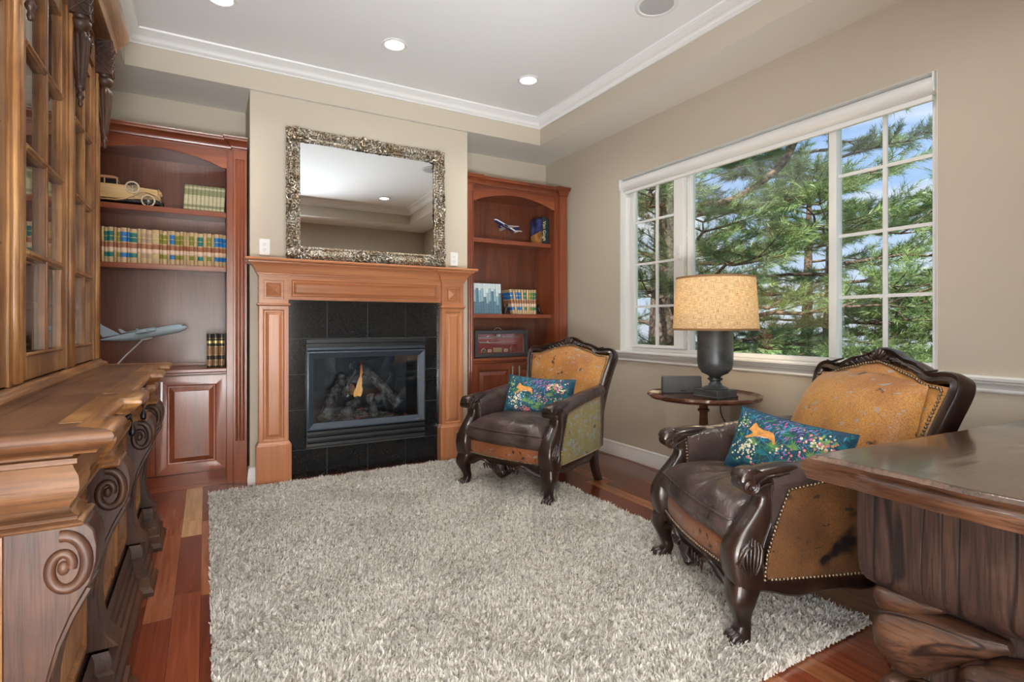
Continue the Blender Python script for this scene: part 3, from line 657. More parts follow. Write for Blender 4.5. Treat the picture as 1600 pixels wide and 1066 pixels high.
ORD = ['first', 'second', 'third', 'fourth', 'fifth', 'sixth', 'seventh', 'eighth', 'ninth', 'tenth', 'eleventh', 'twelfth', 'thirteenth', 'fourteenth', 'fifteenth', 'sixteenth', 'seventeenth', 'eighteenth', 'nineteenth', 'twentieth', 'twenty-first', 'twenty-second', 'twenty-third', 'twenty-fourth', 'twenty-fifth', 'twenty-sixth', 'twenty-seventh', 'twenty-eighth', 'twenty-ninth']
CLB = [(0, .16, 0), (.16, .165, 5), (.165, .29, 1), (.29, .295, 5), (.295, .32, 0), (.32, .43, 3), (.43, .435, 5), (.435, .575, 2), (.575, .58, 5), (.58, .61, 0), (.61, .74, 1), (.74, .755, 5), (.755, .885, 1), (.885, .89, 5), (.89, 1.0, 0)]
def classic(c): return [M_tan, LM[c], M_bred, M_emb, M_page, M_gold, M_page]
bx = [40, 80, 122, 192, 228, 275, 350, 388, 472, 515, 582, 650, 735, 768, 828, 860, 920, 975, 1020, 1055, 1092, 1145, 1190, 1255, 1300, 1355, 1390, 1447, 1490, 1530]
cl = 'tan green green tan olive blue blue green tan brown brown tan olive olive tan blue olive olive tan tan olive tan green tan olive tan blue blue blue'.split()
FV = (math.sin(math.atan2(478, 836)), math.cos(math.atan2(478, 836)))
def u2x(u, y):
    k = (u-800)/836; return y*(FV[0]+FV[1]*k)/(FV[1]-FV[0]*k)
X = [u2x(155+v/7.62, 4.33) for v in bx]; X = [v-(X[-1]-.1245) for v in X]
for i, c in enumerate(cl):
    book(X[i], X[i+1], 4.33, 1.5215, .232-.004*(i % 3 == 1), .16, CLB, classic(c), 0, .006, '%s-label tan bound book, %s from the right in the long row' % (LABC[c][1], ORD[28-i]) if i != 28 else 'blue-label tan bound book at the right end of the long row', 'leather-bound classics on the middle left shelf')
M_cream = bm('book_cream', (.46, .42, .26)); M_sage = bm('book_sage_band', (.22, .22, .11))
CRB = [(0, .06, 1), (.06, .14, 0), (.14, .24, 1), (.24, .62, 0), (.62, .85, 1), (.85, .93, 0), (.93, 1, 1)]
xs = [-.137+i*.0248 for i in range(11)]
for i in range(10):
    book(xs[i], xs[i+1], 4.33, 1.9065, .178, .12, CRB, [M_cream, M_sage, M_page], .05, .003, 'slim cream book with olive bands, %s from the left of the top-shelf set' % ORD[i], 'cream volumes on the top left shelf')
M_bk1 = bm('book_black_leather', (.03, .025, .02), .4); M_bk2 = bm('book_brown_leather', (.30, .16, .08), .4)
for i, w in enumerate(('left', 'middle', 'right')):
    book(.004+i*.0375, .0395+i*.0375, 4.33, .812, .235, .16, [(0, .06, 0), (.06, .07, 2), (.07, .22, 1), (.22, .23, 2), (.23, .36, 0), (.36, .37, 2), (.37, .62, 1), (.62, .63, 2), (.63, .72, 0), (.72, .80, 2), (.80, .86, 0), (.86, .87, 2), (.87, 1, 0)], [M_bk1, M_bk2, M_gold, M_page], 0, .007, '%s one of three black and brown gilt-tooled books on the left bookcase counter' % w, 'gilt-tooled books on the left counter')
# right bookcase: blue and white magazines binders
M_ice = bm('book_ice_white', (.62, .72, .74)); M_slate = bm('book_slate_blue', (.10, .20, .27)); M_teal = bm('book_pale_teal', (.30, .46, .52))
x = 2.035; random.seed(5)
for i in range(13):
    k = random.uniform(.55, .86)
    book(x, x+.0253, 4.33, 1.2095, .275, .19, [(0, .5*k, 1), (.5*k, k, 2 if i % 3 else 1), (k, 1, 0)], [M_ice, M_slate, M_teal, M_page], -.045, .002, 'tall slim blue and white volume, %s from the left on the right bookcase' % ORD[i], 'blue and white volumes on the right bookcase'); x += .0258
c2 = ['blue', 'tan', 'blue', 'blue', 'tan', 'green', 'tan', 'olive', 'grn2', 'green']
x = 2.487; ln = [-.17, -.15, -.12, -.10, -.07, -.05, -.03, -.02, -.01, 0]
ww = [.031, .02, .026, .025, .022, .025, .024, .022, .024, .026]
for i in range(10):
    book(x, x+ww[i], 4.33, 1.2095, .232, .15, CLB, classic(c2[i]), ln[i], .005, '%s-label tan bound book, %s from the left between the two bookends' % (LABC[c2[i]][1], ORD[i]), 'leather-bound classics between the bookends'); x += ww[i]+.0012+abs(ln[i])*.002
M_night = bm('book_night_green', (.015, .03, .035), .3); M_art = mat('book_art_cover', (.05, .07, .22), .35, var=.9, vscale=18); M_ochre = mat('book_ochre_cover', (.45, .22, .06), .4, var=.6, vscale=14)
o1 = book(2.806, 2.845, 4.315, 1.887, .262, .22, [(0, 1, 0)], [M_night, M_page], 0, .002, 'thick dark green art book with white spine title, beside the other at shelf end', 'art books on the top right shelf')
o2 = book(2.847, 2.885, 4.315, 1.887, .25, .22, [(0, 1, 0)], [M_night, M_page], 0, .002, 'dark art book against the right end of the top right shelf', 'art books on the top right shelf')
q = MB(); q.grid(lambda a, c: (-.0200-.001*0, .012+.20*a, .01+.24*c), 1, 1); cov = q.build('cover_art', M_ochre, o1, smooth=0, recalc=False); cov.location = (-.0002, 0, 0)
q = MB(); q.prism([(.012, .13), (.212, .10), (.212, .25), (.012, .25)], 'x', -.0206, -.0200); q.build('cover_art', M_art, o1, smooth=0)
cu = bpy.data.curves.new('spine_title', 'FONT'); cu.body = 'Van Gogh'; cu.size = .048; cu.extrude = .0003; cu.align_x = 'CENTER'; cu.align_y = 'CENTER'
ti0 = bpy.data.objects.new('t', cu); me_ = bpy.data.meshes.new_from_object(ti0); bpy.data.objects.remove(ti0); me_.materials.clear(); me_.materials.append(mat('title_cream', (.75, .68, .42), .5)); ti = bpy.data.objects.new('spine_title', me_); COL.objects.link(ti); ti.parent = o1; ti.location = (0, -.0005, .125); ti.rotation_euler = (pi/2, pi/2, 0)
# bookends: little dark figures
M_pewter = mat('dark_bronze', (.06, .045, .045), .35, .7)
def figure(x, lab, flip):
    t = thing('figurine_bookend', lab, 'bookend', (x, 4.36, 1.2085), group='small dark figurine bookends')
    q = MB(); q.box(x-.034, x+.034, 4.335, 4.40, 1.209, 1.219); q.build('base', M_pewter, t, bevel=.003)
    q = MB()
    f = flip
    q.tube([(x-.018*f, 4.36, 1.219), (x-.010*f, 4.36, 1.245), (x, 4.362, 1.268), (x+.003*f, 4.362, 1.285)], [.010, .013, .014, .009], 8)
    q.sphere((x+.006*f, 4.36, 1.296), .011, 10, 8)
    q.tube([(x-.002*f, 4.35, 1.272), (x+.016*f, 4.345, 1.258), (x+.026*f, 4.345, 1.270)], [.005, .0045, .004], 6)
    q.tube([(x-.004*f, 4.37, 1.272), (x+.014*f, 4.378, 1.262), (x+.024*f, 4.37, 1.275)], [.005, .0045, .004], 6)
    q.tube([(x-.010*f, 4.352, 1.235), (x+.018*f, 4.348, 1.240), (x+.020*f, 4.348, 1.222)], [.009, .007, .006], 6)
    q.sphere((x+.024*f, 4.355, 1.230), .010, 8, 6); q.sphere((x+.030*f, 4.36, 1.245), .006, 8, 6)
    q.build('figure', M_pewter, t, smooth=60)
figure(2.435, 'small dark bronze figurine between the blue volumes and classics', 1)
figure(2.79, 'small dark bronze figurine at the right end of the classics', -1)
# shadow box with sabres and medals
t = thing('shadow_box', 'dark framed shadow box with sabre and medals on red backing', 'display case', (2.37, 4.37, .8115))
bx0, bx1, bz0, bz1, by = 2.10, 2.66, .812, 1.06, 4.345
M_sb = mat('shadow_box_frame', (.045, .045, .05), .35); M_red = mat('red_felt', (.30, .012, .018), .9)
q = MB(); q.rects((bx0, by, bz0), (1, 0, 0), (0, 0, 1), (0, -1, 0), [(0, -.08), (0, 0), (.004, .003), (.03, .002), (.034, -.004), (.034, -.03)], bx1-bx0, bz1-bz0); q.f.pop(); q.m.pop()
q.box(bx0, bx1, by+.075, by+.08, bz0, bz1); q.build('frame', M_sb, t)
q = MB(); q.box(bx0+.03, bx1-.03, by+.028, by+.032, bz0+.03, bz1-.03); bk = q.build('backing', M_red, t, smooth=0)
M_silver = mat('polished_silver', (.78, .78, .78), .2, 1)
q = MB(); yy = by+.018
q.tube([(bx0+.05, yy, bz0+.185), (bx0+.20, yy, bz0+.183), (bx0+.35, yy, bz0+.186), (bx0+.50, yy, bz0+.19)], [.005, .006, .005, .002], 6)
q.tube([(bx0+.46, yy, bz0+.215), (bx0+.49, yy, bz0+.22), (bx0+.512, yy, bz0+.205), (bx0+.514, yy, bz0+.12), (bx0+.514, yy, bz0+.045)], [.003, .003, .004, .005, .005], 6)
q.build('sabre', M_silver, t, smooth=60)
q = MB(); q.tube([(bx0+.05, yy, bz0+.138), (bx0+.15, yy, bz0+.133), (bx0+.28, yy, bz0+.136), (bx0+.45, yy, bz0+.14)], [.007, .006, .005, .004], 6)
for xx in (.135, .30): q.sphere((bx0+xx, yy-.004, bz0+.19), .009, 8, 6); q.sphere((bx0+xx, yy-.004, bz0+.145), .008, 8, 6)
q.build('scabbard', M_silver, t, smooth=60)
q = MB(); q.box(bx0+.20, bx0+.29, by+.024, by+.028, bz0+.045, bz0+.085); q.build('plaque', mat('brass_plaque', (.62, .50, .26), .35, .7), t, bevel=.001)
for xx, ww_, lab, c in ((.10, .022, 'round green and silver medal', (.05, .14, .09)),):
    q = MB(); q.lathe([(.024, 0), (.024, .004), (.018, .006), (.001, .006)], (0, 0, 0), 20); q.v = [(bx0+xx+p[0], by+.028-p[2], bz0+.06+p[1]) for p in q.v]; md = q.build('medal', M_silver, t, label=lab)
    q = MB(); q.lathe([(.015, .006), (.015, .0075), (.001, .0075)], (0, 0, 0), 18); q.v = [(bx0+xx+p[0], by+.028-p[2], bz0+.06+p[1]) for p in q.v]; q.build('medal_disc', mat('medal_green', c, .4), md)
for xx in (.145, .315, .235):
    q = MB(); zz = bz0+(.06 if xx != .235 else .205); q.box(bx0+xx, bx0+xx+.035, by+.024, by+.028, zz-.013, zz+.013); md = q.build('ribbon_badge', mat('badge_white', (.72, .70, .70), .5), t)
    q = MB(); q.box(bx0+xx+.008, bx0+xx+.027, by+.0235, by+.0245, zz-.006, zz+.006); q.build('badge_centre', mat('badge_rose', (.55, .12, .14), .5), md)
q = MB(); q.tube([(bx0+.385, yy, bz0+.095), (bx0+.37, yy, bz0+.075), (bx0+.39, yy, bz0+.06), (bx0+.375, yy, bz0+.04)], [.003, .005, .005, .004], 6); q.build('spur', M_silver, t)
q = MB(); q.box(bx0+.031, bx1-.031, by+.004, by+.006, bz0+.031, bz1-.031); q.build('glass_front', M_cabglass, t, smooth=0)
q = MB(); q.tube([(bx0+.25+.035*cos(a), by+.03, bz1+.022*sin(a)) for a in [pi*i/10 for i in range(11)]], .003, 6); q.build('carry_handle', M_steel, t)
# ================================================================== aircraft models
def fuselage(q, L, r, nose=.16, tail=.38, up=.55, seg=18, mi=0, squash=1.0):
    rings = []
    for i in range(25):
        s = i/24
        if s < nose: k = sqrt(max(0, 1-((nose-s)/nose)**2)); zc = -r*.12*(1-k)
        elif s > 1-tail: w = (s-(1-tail))/tail; k = 1-.88*w**1.4; zc = r*up*w**1.3
        else: k = 1; zc = 0
        k = max(k, .03)
        rings.append([(-L*s+L*.45, r*k*cos(2*pi*j/seg), zc+r*k*squash*sin(2*pi*j/seg)) for j in range(seg)])
    q.loft(rings, mi=mi)
def wing(q, x, y0, z, c0, x2, y2, z2, c1, th=.012, mi=0):
    def sec(xx, yy, zz, c, t_): return [(xx, yy, zz), (xx-c*.3, yy, zz+t_), (xx-c, yy, zz), (xx-c*.3, yy, zz-t_*.5)]
    q.loft([sec(x, y0, z, c0, th), sec(x2, y2, z2, c1, th*.4)], mi=mi)
M_mil = mat('model_grey_blue', (.36, .46, .53), .35); M_mild = mat('model_dark_grey', (.06, .08, .10), .4); M_acry = mat('clear_stand_rod', (.75, .76, .76), .2, .3)
def transform(o, loc, yaw, pitch): o.location = loc; o.rotation_euler = (0, -pitch, yaw)
# four-engined high-wing transport, nose up to the right
t = thing('model_aircraft', 'grey four-engine transport aircraft model on angled rod, left bookcase', 'model aircraft', (-.36, 4.385, .8115), world=False)
J = bpy.data.objects.new('airframe', None)
L = .50; r = .030
def rot(q, loc, yaw, pitch):
    Mx = Matrix.Translation(loc) @ Matrix.Rotation(yaw, 4, 'Z') @ Matrix.Rotation(-pitch, 4, 'Y'); q.v = [tuple(Mx @ Vector(p)) for p in q.v]; return q
A = ((.03, -.04, .243), radians(-8), radians(12))
q = MB(); fuselage(q, L, r); q.lathe([(.001, 0)], (0, 0, 0), 3) if 0 else None
rot(q, *A); fz = q.build('fuselage', M_mil, t, smooth=60)
q = MB(); q.box(.195, .212, -.018, .018, .008, .017); rot(q, *A); q.build('cockpit_window', M_mild, fz)
for sgn in (-1, 1):
    q = MB(); wing(q, .06, sgn*.01, r*.95, .105, -.075, sgn*.185, r*.95+.0, .035, .009)
    wing(q, -.08, sgn*.185, r*.95, .03, -.105, sgn*.192, r*.95+.028, .014, .003); rot(q, *A); wg = q.build('wing', M_mil, t, smooth=40)
    for d in (.07, .125):
        q = MB(); x_ = .06-.135*d/.185+.045; q.tube([(x_, sgn*d, r*.55), (x_-.02, sgn*d, r*.55), (x_-.045, sgn*d, r*.55), (x_-.065, sgn*d, r*.6)], [.0095, .0115, .0105, .005], 12); q.box(x_-.055, x_-.01, sgn*d-.0015, sgn*d+.0015, r*.6, r*.95); rot(q, *A); q.build('engine', M_mil, wg, smooth=50)
q = MB(); q.prism([(-.165, .03), (-.255, .118), (-.285, .118), (-.262, .03)], 'y', -.003, .003); rot(q, *A); tl = q.build('tail_fin', M_mil, t, bevel=.001)
q = MB(); q.prism([(-.248, 0), (-.295, .085), (-.315, .085), (-.288, 0), (-.315, -.085), (-.295, -.085)], 'z', .116, .120); rot(q, *A); q.build('tailplane', M_mil, tl, bevel=.001)
q = MB(); q.tube([(.02, -.04, .205), (-.01, -.04, .200), (-.10, -.035, .10), (-.17, -.03, .012)], .005, 8); q.tube([(-.02, -.04, .201), (.045, -.045, .213)], .006, 8); q.build('stand_rod', M_acry, t)
q = MB(); q.lathe([(.001, 0), (.05, 0), (.05, .008), (.045, .012), (.001, .012)], (-.17, -.03, 0), 24); q.build('stand_base', mat('stand_base_wood', (.12, .05, .025), .3), t)
# small airliner, nose up to the left
t = thing('model_aircraft', 'small white and navy airliner model on curved stand, right bookcase top shelf', 'model aircraft', (2.42, 4.40, 1.886), world=False)
A = ((0.0, -.03, .150), radians(188), radians(20)); r = .017; L = .29
M_wh = mat('model_white', (.78, .78, .80), .25); M_navy = mat('model_navy', (.015, .02, .10), .3)
q = MB(); fuselage(q, L, r)
fz = rot(q, *A).build('fuselage', [M_wh, M_navy], t, smooth=60)
inv = (Matrix.Translation(A[0]) @ Matrix.Rotation(A[1], 4, 'Z') @ Matrix.Rotation(-A[2], 4, 'Y')).inverted()
for p in fz.data.polygons:
    if (inv @ p.center).z < -r*.15: p.material_index = 1
for sgn in (-1, 1):
    q = MB(); wing(q, .035, sgn*.006, -r*.5, .07, -.045, sgn*.145, -r*.2, .02, .006); rot(q, *A); wg = q.build('wing', M_wh, t, smooth=40)
    q = MB(); q.tube([(.035, sgn*.05, -r*.9), (.02, sgn*.05, -r*.9), (-.005, sgn*.05, -r*.85)], [.007, .0085, .005], 12); rot(q, *A); q.build('engine', M_navy, wg, smooth=50)
q = MB(); q.prism([(-.10, .010), (-.148, .062), (-.165, .062), (-.152, .010)], 'y', -.002, .002); rot(q, *A); tl = q.build('tail_fin', M_navy, t)
q = MB(); q.prism([(-.13, 0), (-.158, .055), (-.172, .055), (-.155, 0), (-.172, -.055), (-.158, -.055)], 'z', .012, .015); rot(q, *A); q.build('tailplane', M_wh, tl)
q = MB(); q.tube([(0.0, -.03, .135), (.04, -.03, .11), (.062, -.03, .07), (.065, -.03, .02), (.065, -.03, .01)], [.004, .005, .006, .007, .008], 8); q.build('stand_arm', mat('stand_dark_wood', (.10, .03, .02), .3), t, smooth=60)
q = MB(); q.box(-.06, .10, -.06, .0, .0, .010); q.build('stand_base', mat('stand_red_wood', (.30, .07, .03), .3), t, bevel=.004)
# ================================================================== vintage car model
t = thing('model_car', 'pale wooden vintage limousine model with spare wheel, left bookcase top shelf', 'model car', (-.45, 4.40, 1.906), world=False)
M_pw = {a: wood('pale_wood_'+a, [(.50, .30, .12), (.62, .41, .19), (.70, .50, .27)], a, 12, .35, 10, .04, .2, pores=.15) for a in 'xyz'}
M_win = mat('car_window', (.02, .016, .02), .15); M_tan2 = mat('car_roof', (.42, .20, .10), .5)
W_ = .055
q = MB(); q.prism([(-.243, .042), (.03, .042), (.03, .134), (-.05, .134), (-.243, .134)], 'y', -W_, W_); q.prism([(.03, .050), (.165, .056), (.165, .120), (.158, .126), (.03, .134)], 'y', -W_*.62, W_*.62); q.build('body', M_pw['x'], t, bevel=.004, segs=3)
q = MB(); q.prism([(-.237, .132), (-.045, .132), (-.060, .170), (-.222, .170)], 'y', -W_+.004, W_-.004); ca = q.build('cabin', M_win, t, bevel=.003)
q = MB(); q.prism([(-.248, .168), (-.055, .168), (-.05, .175), (-.075, .186), (-.23, .188), (-.248, .180)], 'y', -W_-.001, W_+.001); q.build('roof', M_tan2, t, bevel=.003, segs=3)
for x in (-.235, -.195, -.125, -.058):
    q = MB(); q.box(x-.003, x+.003, -W_-.001, W_+.001, .132, .169); q.build('window_pillar', M_pw['z'], ca)
for sgn in (-1, 1):
    q = MB(); arc = [(-.25, .030), (-.06, .032), (-.02, .040), (.02, .062), (.07, .098), (.11, .100), (.155, .082), (.185, .056)]
    top = arc; bot = [(x, z-.007) for x, z in arc[::-1]]; q.prism(top+bot, 'y', sgn*(W_*.75), sgn*(W_*1.42)); q.build('fender', M_pw['x'], t, bevel=.002)
    for nm, cx, cz, yy in (('wheel', .112, .041, W_*1.15), ('wheel', -.19, .041, W_*1.15), ('spare_wheel', .024, .122, W_*1.02)):
        q = MB(); R = .040
        q.lathe([(R-.007, -.007), (R, -.005), (R+.001, 0), (R, .005), (R-.007, .007), (R-.009, .004), (R-.009, -.004)], (0, 0, 0), 28, caps=False); q.loft([], 0) if 0 else None
        q.v = [(cx+p[0], sgn*yy+p[2], cz+p[1]) for p in q.v]; w_ = q.build(nm, mat('pale_tyre', (.66, .52, .38), .5) if 'pale_tyre' not in MATS else MATS['pale_tyre'], t, smooth=60)
        q = MB(); q.sphere((cx, sgn*yy, cz), .008, 10, 6)
        for k in range(12):
            a = pi*k/6; q.tube([(cx, sgn*yy, cz), (cx+(R-.007)*cos(a), sgn*yy, cz+(R-.007)*sin(a))], .0012, 4)
        q.build('spokes', M_steel, w_)
q = MB(); q.prism([(.165, .054), (.176, .054), (.176, .126), (.165, .128)], 'y', -.026, .026); q.build('radiator', M_pw['z'], t, bevel=.002)
for sgn in (-1, 1):
    q = MB(); q.sphere((.176, sgn*.036, .104), .012, 10, 8); q.build('headlamp', M_pw['x'], t)
q = MB(); q.tube([(.19, -.07, .034), (.196, 0, .036), (.19, .07, .034)], .004, 6); q.box(.17, .192, -.03, -.02, .03, .04); q.box(.17, .192, .02, .03, .03, .04); q.build('bumper', M_dark, t)
q = MB(); q.sphere((.165, 0, .134), .004, 8, 6); q.build('hood_ornament', M_steel, t)
q = MB(); q.box(-.243, .17, -.04, .04, .028, .044); q.build('chassis', M_dark, t)
# ================================================================== shag rug
def rug():
    rng = np.random.default_rng(4)
    x0, x1, y0, y1 = .02, 2.14, 1.06, 4.005
    m, n, l, b = newmat('shag_pile')
    tt = n.new('ShaderNodeTexCoord'); z = n.new('ShaderNodeTexNoise'); z.inputs['Scale'].default_value = 42; z.inputs['Detail'].default_value = 4; z.inputs['Roughness'].default_value = .7; l.new(tt.outputs['Object'], z.inputs[0])
    r = n.new('ShaderNodeValToRGB'); l.new(z.outputs[0], r.inputs[0]); e = r.color_ramp.elements; e[0].position = .36; e[0].color = (.30, .26, .22, 1); e[1].position = .60; e[1].color = (.88, .855, .82, 1); q = e.new(.46); q.color = (.68, .64, .58, 1)
    l.new(r.outputs[0], b.inputs['Base Color']); b.inputs['Roughness'].default_value = .95; b.inputs['Specular IOR Level'].default_value = .1; b.inputs['Sheen Weight'].default_value = .3
    t = thing('shag_rug', 'large cream and beige shag pile rug on the cherry floor', 'rug', ((x0+x1)/2, (y0+y1)/2, 0), world=False)
    cx, cy = (x0+x1)/2, (y0+y1)/2
    bb = MB(); bb.box(x0-cx+.01, x1-cx-.01, y0-cy+.01, y1-cy-.01, .001, .014); bb.build('backing', mat('rug_backing', (.40, .35, .29), .95), t, bevel=.004)
    sp = .0076; gx = np.arange(x0, x1, sp); gy = np.arange(y0, y1, sp)
    X, Y = np.meshgrid(gx, gy); X = X.ravel(); Y = Y.ravel(); N = len(X)
    X = X+rng.uniform(-.004, .004, N)-cx; Y = Y+rng.uniform(-.004, .004, N)-cy
    # swirls of pile direction
    ph = np.sin(X*9+1.3*np.sin(Y*7))+np.cos(Y*11+1.7*np.sin(X*6+1)); a = ph*1.1+rng.uniform(-2.2, 2.2, N)
    lean = rng.uniform(.002, .012, N); h = rng.uniform(.016, .030, N)*(1+.12*np.sin(X*31+Y*17)+.10*np.sin(Y*43-X*23)); w = rng.uniform(.0028, .0048, N)
    dx, dy = np.cos(a), np.sin(a); ra = rng.uniform(0, np.pi, N); wx, wy = np.cos(ra)*w, np.sin(ra)*w
    V = np.zeros((N, 7, 3)); Z0 = .008
    def setp(i, px, py, pz): V[:, i, 0] = px; V[:, i, 1] = py; V[:, i, 2] = pz
    setp(0, X-wx, Y-wy, Z0); setp(1, X+wx, Y+wy, Z0)
    mx_, my_ = X+dx*lean*.45, Y+dy*lean*.45
    setp(2, mx_-wx, my_-wy, Z0+h*.6); setp(3, mx_+wx, my_+wy, Z0+h*.6)
    setp(4, X+dx*lean*1.4, Y+dy*lean*1.4, Z0+h*.95)
    setp(5, X-wy*1.1, Y+wx*1.1, Z0); setp(6, X+wy*1.1, Y-wx*1.1, Z0)
    tri = np.array([[0, 1, 3], [0, 3, 2], [2, 3, 4], [5, 6, 4]])
    F = (tri[None]+(np.arange(N)*7)[:, None, None]).reshape(-1)
    me = bpy.data.meshes.new('pile'); me.vertices.add(N*7); me.vertices.foreach_set('co', V.reshape(-1))
    nf = N*4; me.loops.add(nf*3); me.loops.foreach_set('vertex_index', F.astype(np.int32)); me.polygons.add(nf); me.polygons.foreach_set('loop_start', np.arange(0, nf*3, 3, dtype=np.int32)); me.polygons.foreach_set('loop_total', np.full(nf, 3, dtype=np.int32))
    me.materials.append(m); me.update(calc_edges=True); me.validate()
    o = bpy.data.objects.new('pile', me); COL.objects.link(o); o.parent = t; o['kind'] = 'stuff'
rug()
# ================================================================== antique hutch
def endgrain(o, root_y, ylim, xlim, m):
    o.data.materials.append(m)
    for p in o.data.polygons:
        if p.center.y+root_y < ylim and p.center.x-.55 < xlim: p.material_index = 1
def hutch():
    t = thing('hutch', 'tall antique carved oak hutch with glazed doors and scroll consoles along the left wall', 'hutch', (-.55, 2.35, 0))
    XB = -.835; Y0, Y1 = 1.335, 3.36; XR_, XK = -.245, -.205; XF = -.31
    cons = [(1.335, 1.42), (1.87, 1.96), (2.70, 2.79), (3.205, 3.29)]
    def path(xr, xk, y0, y1, pad=.012):
        P = [(XB, y0)]; first = True
        P.append((xk, y0)) if cons[0][0]-pad <= y0+.02 else P.append((xr, y0))
        cur = xk
        for i, (a, c) in enumerate(cons):
            if i > 0: P += [(xr, a-pad), (xk, a-pad)]
            if i < 3: P += [(xk, c+pad), (xr, c+pad)]
        P += [(xk, y1), (XB, y1)]
        return P
    O, D = M_oak, M_oakdark
    # plinth and stepped feet
    q = MB(); pr = [(0, 0), (.050, 0), (.052, .018), (.046, .030), (.036, .040), (.036, .072), (.026, .078), (.026, .108), (.016, .114), (.016, .146), (.008, .152), (.008, .186), (0, .205)]
    q.mould(path(-.275, -.237, Y0-.0, Y1), pr); q.box(XB, -.285, Y0+.01, Y1-.01, 0, .205); endgrain(q.build('plinth', D['y'], t, smooth=30), 2.35, Y0+.01, -.24, D['x'])
    # carcase
    q = MB(); q.box(XB, XF, Y0+.004, Y1-.004, .20, .73); q.build('base_carcase', O['z'], t, bevel=.002)
    # near end board joints
    q = MB()
    for x0, x1 in ((-.83, -.60), (-.598, -.45), (-.448, -.36)): q.box(x0, x1, Y0-.002, Y0+.006, .205, .725)
    q.build('end_panel', D['z'], t, bevel=.002)
    # bay doors with raised panels facing +x
    def xfront(q, y0, y1, z0, z1, X, steps, back=.012):
        q.rects((X, y0, z0), (0, 1, 0), (0, 0, 1), (1, 0, 0), [(0, -back), (0, 0)]+steps, y1-y0, z1-z0)
    ST = [(.030, 0), (.033, .008), (.045, .008), (.050, -.004), (.062, -.004), (.090, .008), (.092, .009)]
    for (a, c) in ((1.425, 1.865), (1.965, 2.33), (2.334, 2.695), (2.795, 3.20)):
        q = MB(); q.box(XF, XF+.014, a, c, .208, .722); xfront(q, a+.012, c-.012, .214, .716, XF+.024, ST)
        d = q.build('door', O['z'], t, bevel=.001, smooth=18)
        q = MB(); q.sphere((XF+.036, a+.035, .47), .011, 10, 8); q.tube([(XF+.024, a+.035, .47), (XF+.036, a+.035, .47)], .005, 8); q.build('knob', D['z'], d)
    # frieze with bolection drawer fronts
    fp = [(-.01, .722), (.022, .722), (.026, .727), (.022, .733), (.014, .735), (.016, .742), (.006, .747), (.000, .756), (.004, .766), (.014, .780), (.019, .798), (.017, .820), (.008, .836), (.006, .842), (.014, .845), (.014, .855), (.006, .858), (.008, .868), (-.01, .868)]
    q = MB(); q.mould(path(XR_-.03, XK-.03, Y0-.0+.02, Y1-.02), fp); q.box(XB, XR_-.04, Y0+.03, Y1-.03, .722, .868); endgrain(q.build('frieze', O['y'], t, smooth=50), 2.35, Y0+.04, -.22, M_oakshade)  # near end of the frieze takes the shaded oak copy
    for (a, c) in ((1.445, 1.845), (1.985, 2.33), (2.34, 2.675), (2.815, 3.18)):
        q = MB(); P_ = [(XR_-.032, .752), (XR_-.014, .756), (XR_+.004, .775), (XR_+.010, .802), (XR_+.004, .832), (XR_-.014, .852), (XR_-.032, .856)]
        q.prism(P_, 'y', a, c); dr = q.build('drawer', O['y'], t, bevel=.003, smooth=50)
        if not 1.9 < a < 2.6: continue
        ym = (a+c)/2; X = XR_+.020
        q = MB(); q.sphere((X+.002, ym, .812), .009, 10, 8); q.sphere((X+.008, ym, .818), .005, 8, 6); q.tube([(X+.010, ym-.009, .806), (X+.013, ym, .798), (X+.010, ym+.009, .806)], .0022, 6)
        q.lathe([(.002, .800), (.003, .790), (.005, .782), (.010, .768), (.011, .758), (.008, .750), (.001, .747)], (X+.014, ym, 0), 14)
        q.build('drop_pull', mat('iron_pull', (.03, .03, .035), .35, .8) if 'iron_pull' not in MATS else MATS['iron_pull'], dr, smooth=60)
    # counter
    q = MB(); cp_ = [(-.02, .868), (.018, .868), (.022, .876), (.034, .880), (.040, .888), (.048, .894), (.050, .904), (.044, .913), (.034, .9155), (-.02, .9155)]
    pth = path(XR_, XK, Y0-.0, Y1-.02, .016)
    q.mould(pth, cp_); endgrain(q.build('counter_edge', O['y'], t, smooth=50), 2.35, Y0+.04, -.16, M_oakshade)  # counter edge is coloured darker at its near end, as shade
    q = MB(); q.box(XB, -.395, Y0+.005, Y1-.025, .885, .915); q.box(-.3935, XR_-.015, Y0+.005, Y1-.025, .885, .915)
    for i, (a, c) in enumerate(cons): q.box(XR_-.02, XK-.015, max(a-.01, Y0+.005), min(c+.01, Y1-.025), .885, .9145)
    q.build('counter_top', M_counter, t, bevel=.0008)
    # scroll consoles
    front = [(-.205, .728), (-.192, .712), (-.186, .68), (-.187, .65), (-.197, .61), (-.216, .57), (-.236, .52), (-.250, .47), (-.258, .42), (-.262, .36), (-.258, .30), (-.246, .25), (-.225, .222), (-.212, .206)]
    back = [(-.33, .206), (-.33, .728)]
    for k, (a, c) in enumerate(cons):
        q = MB(); q.prism(front+back, 'y', a-.003, c)
        cs = q.build('scroll_console', D['z'], t, bevel=.004, smooth=40)
        q = MB()
        for yy in (a-.003, c):
            pts = []; rad = []
            for i in range(56):
                s = i/55; an = 1.75-s*2*pi*1.32; rr = 1-.74*s
                pts.append((-.238+.040*rr*cos(an), yy, .648+.061*rr*sin(an))); rad.append(.0118*(1-.30*s))
            # tail running down the stem
            tail = [(-.200, yy, .60), (-.226, yy, .55), (-.246, yy, .50), (-.262, yy, .44), (-.272, yy, .36)]
            q.tube(pts, rad, 8, flat=1.0)
            q.sphere((-.240, yy, .646), .011, 10, 8, sc=(.9, .7, 1.3))
            q.tube(tail, [.006, .006, .005, .004, .002], 6)
            q.build('volute', D['z'], cs, smooth=60); q = MB()
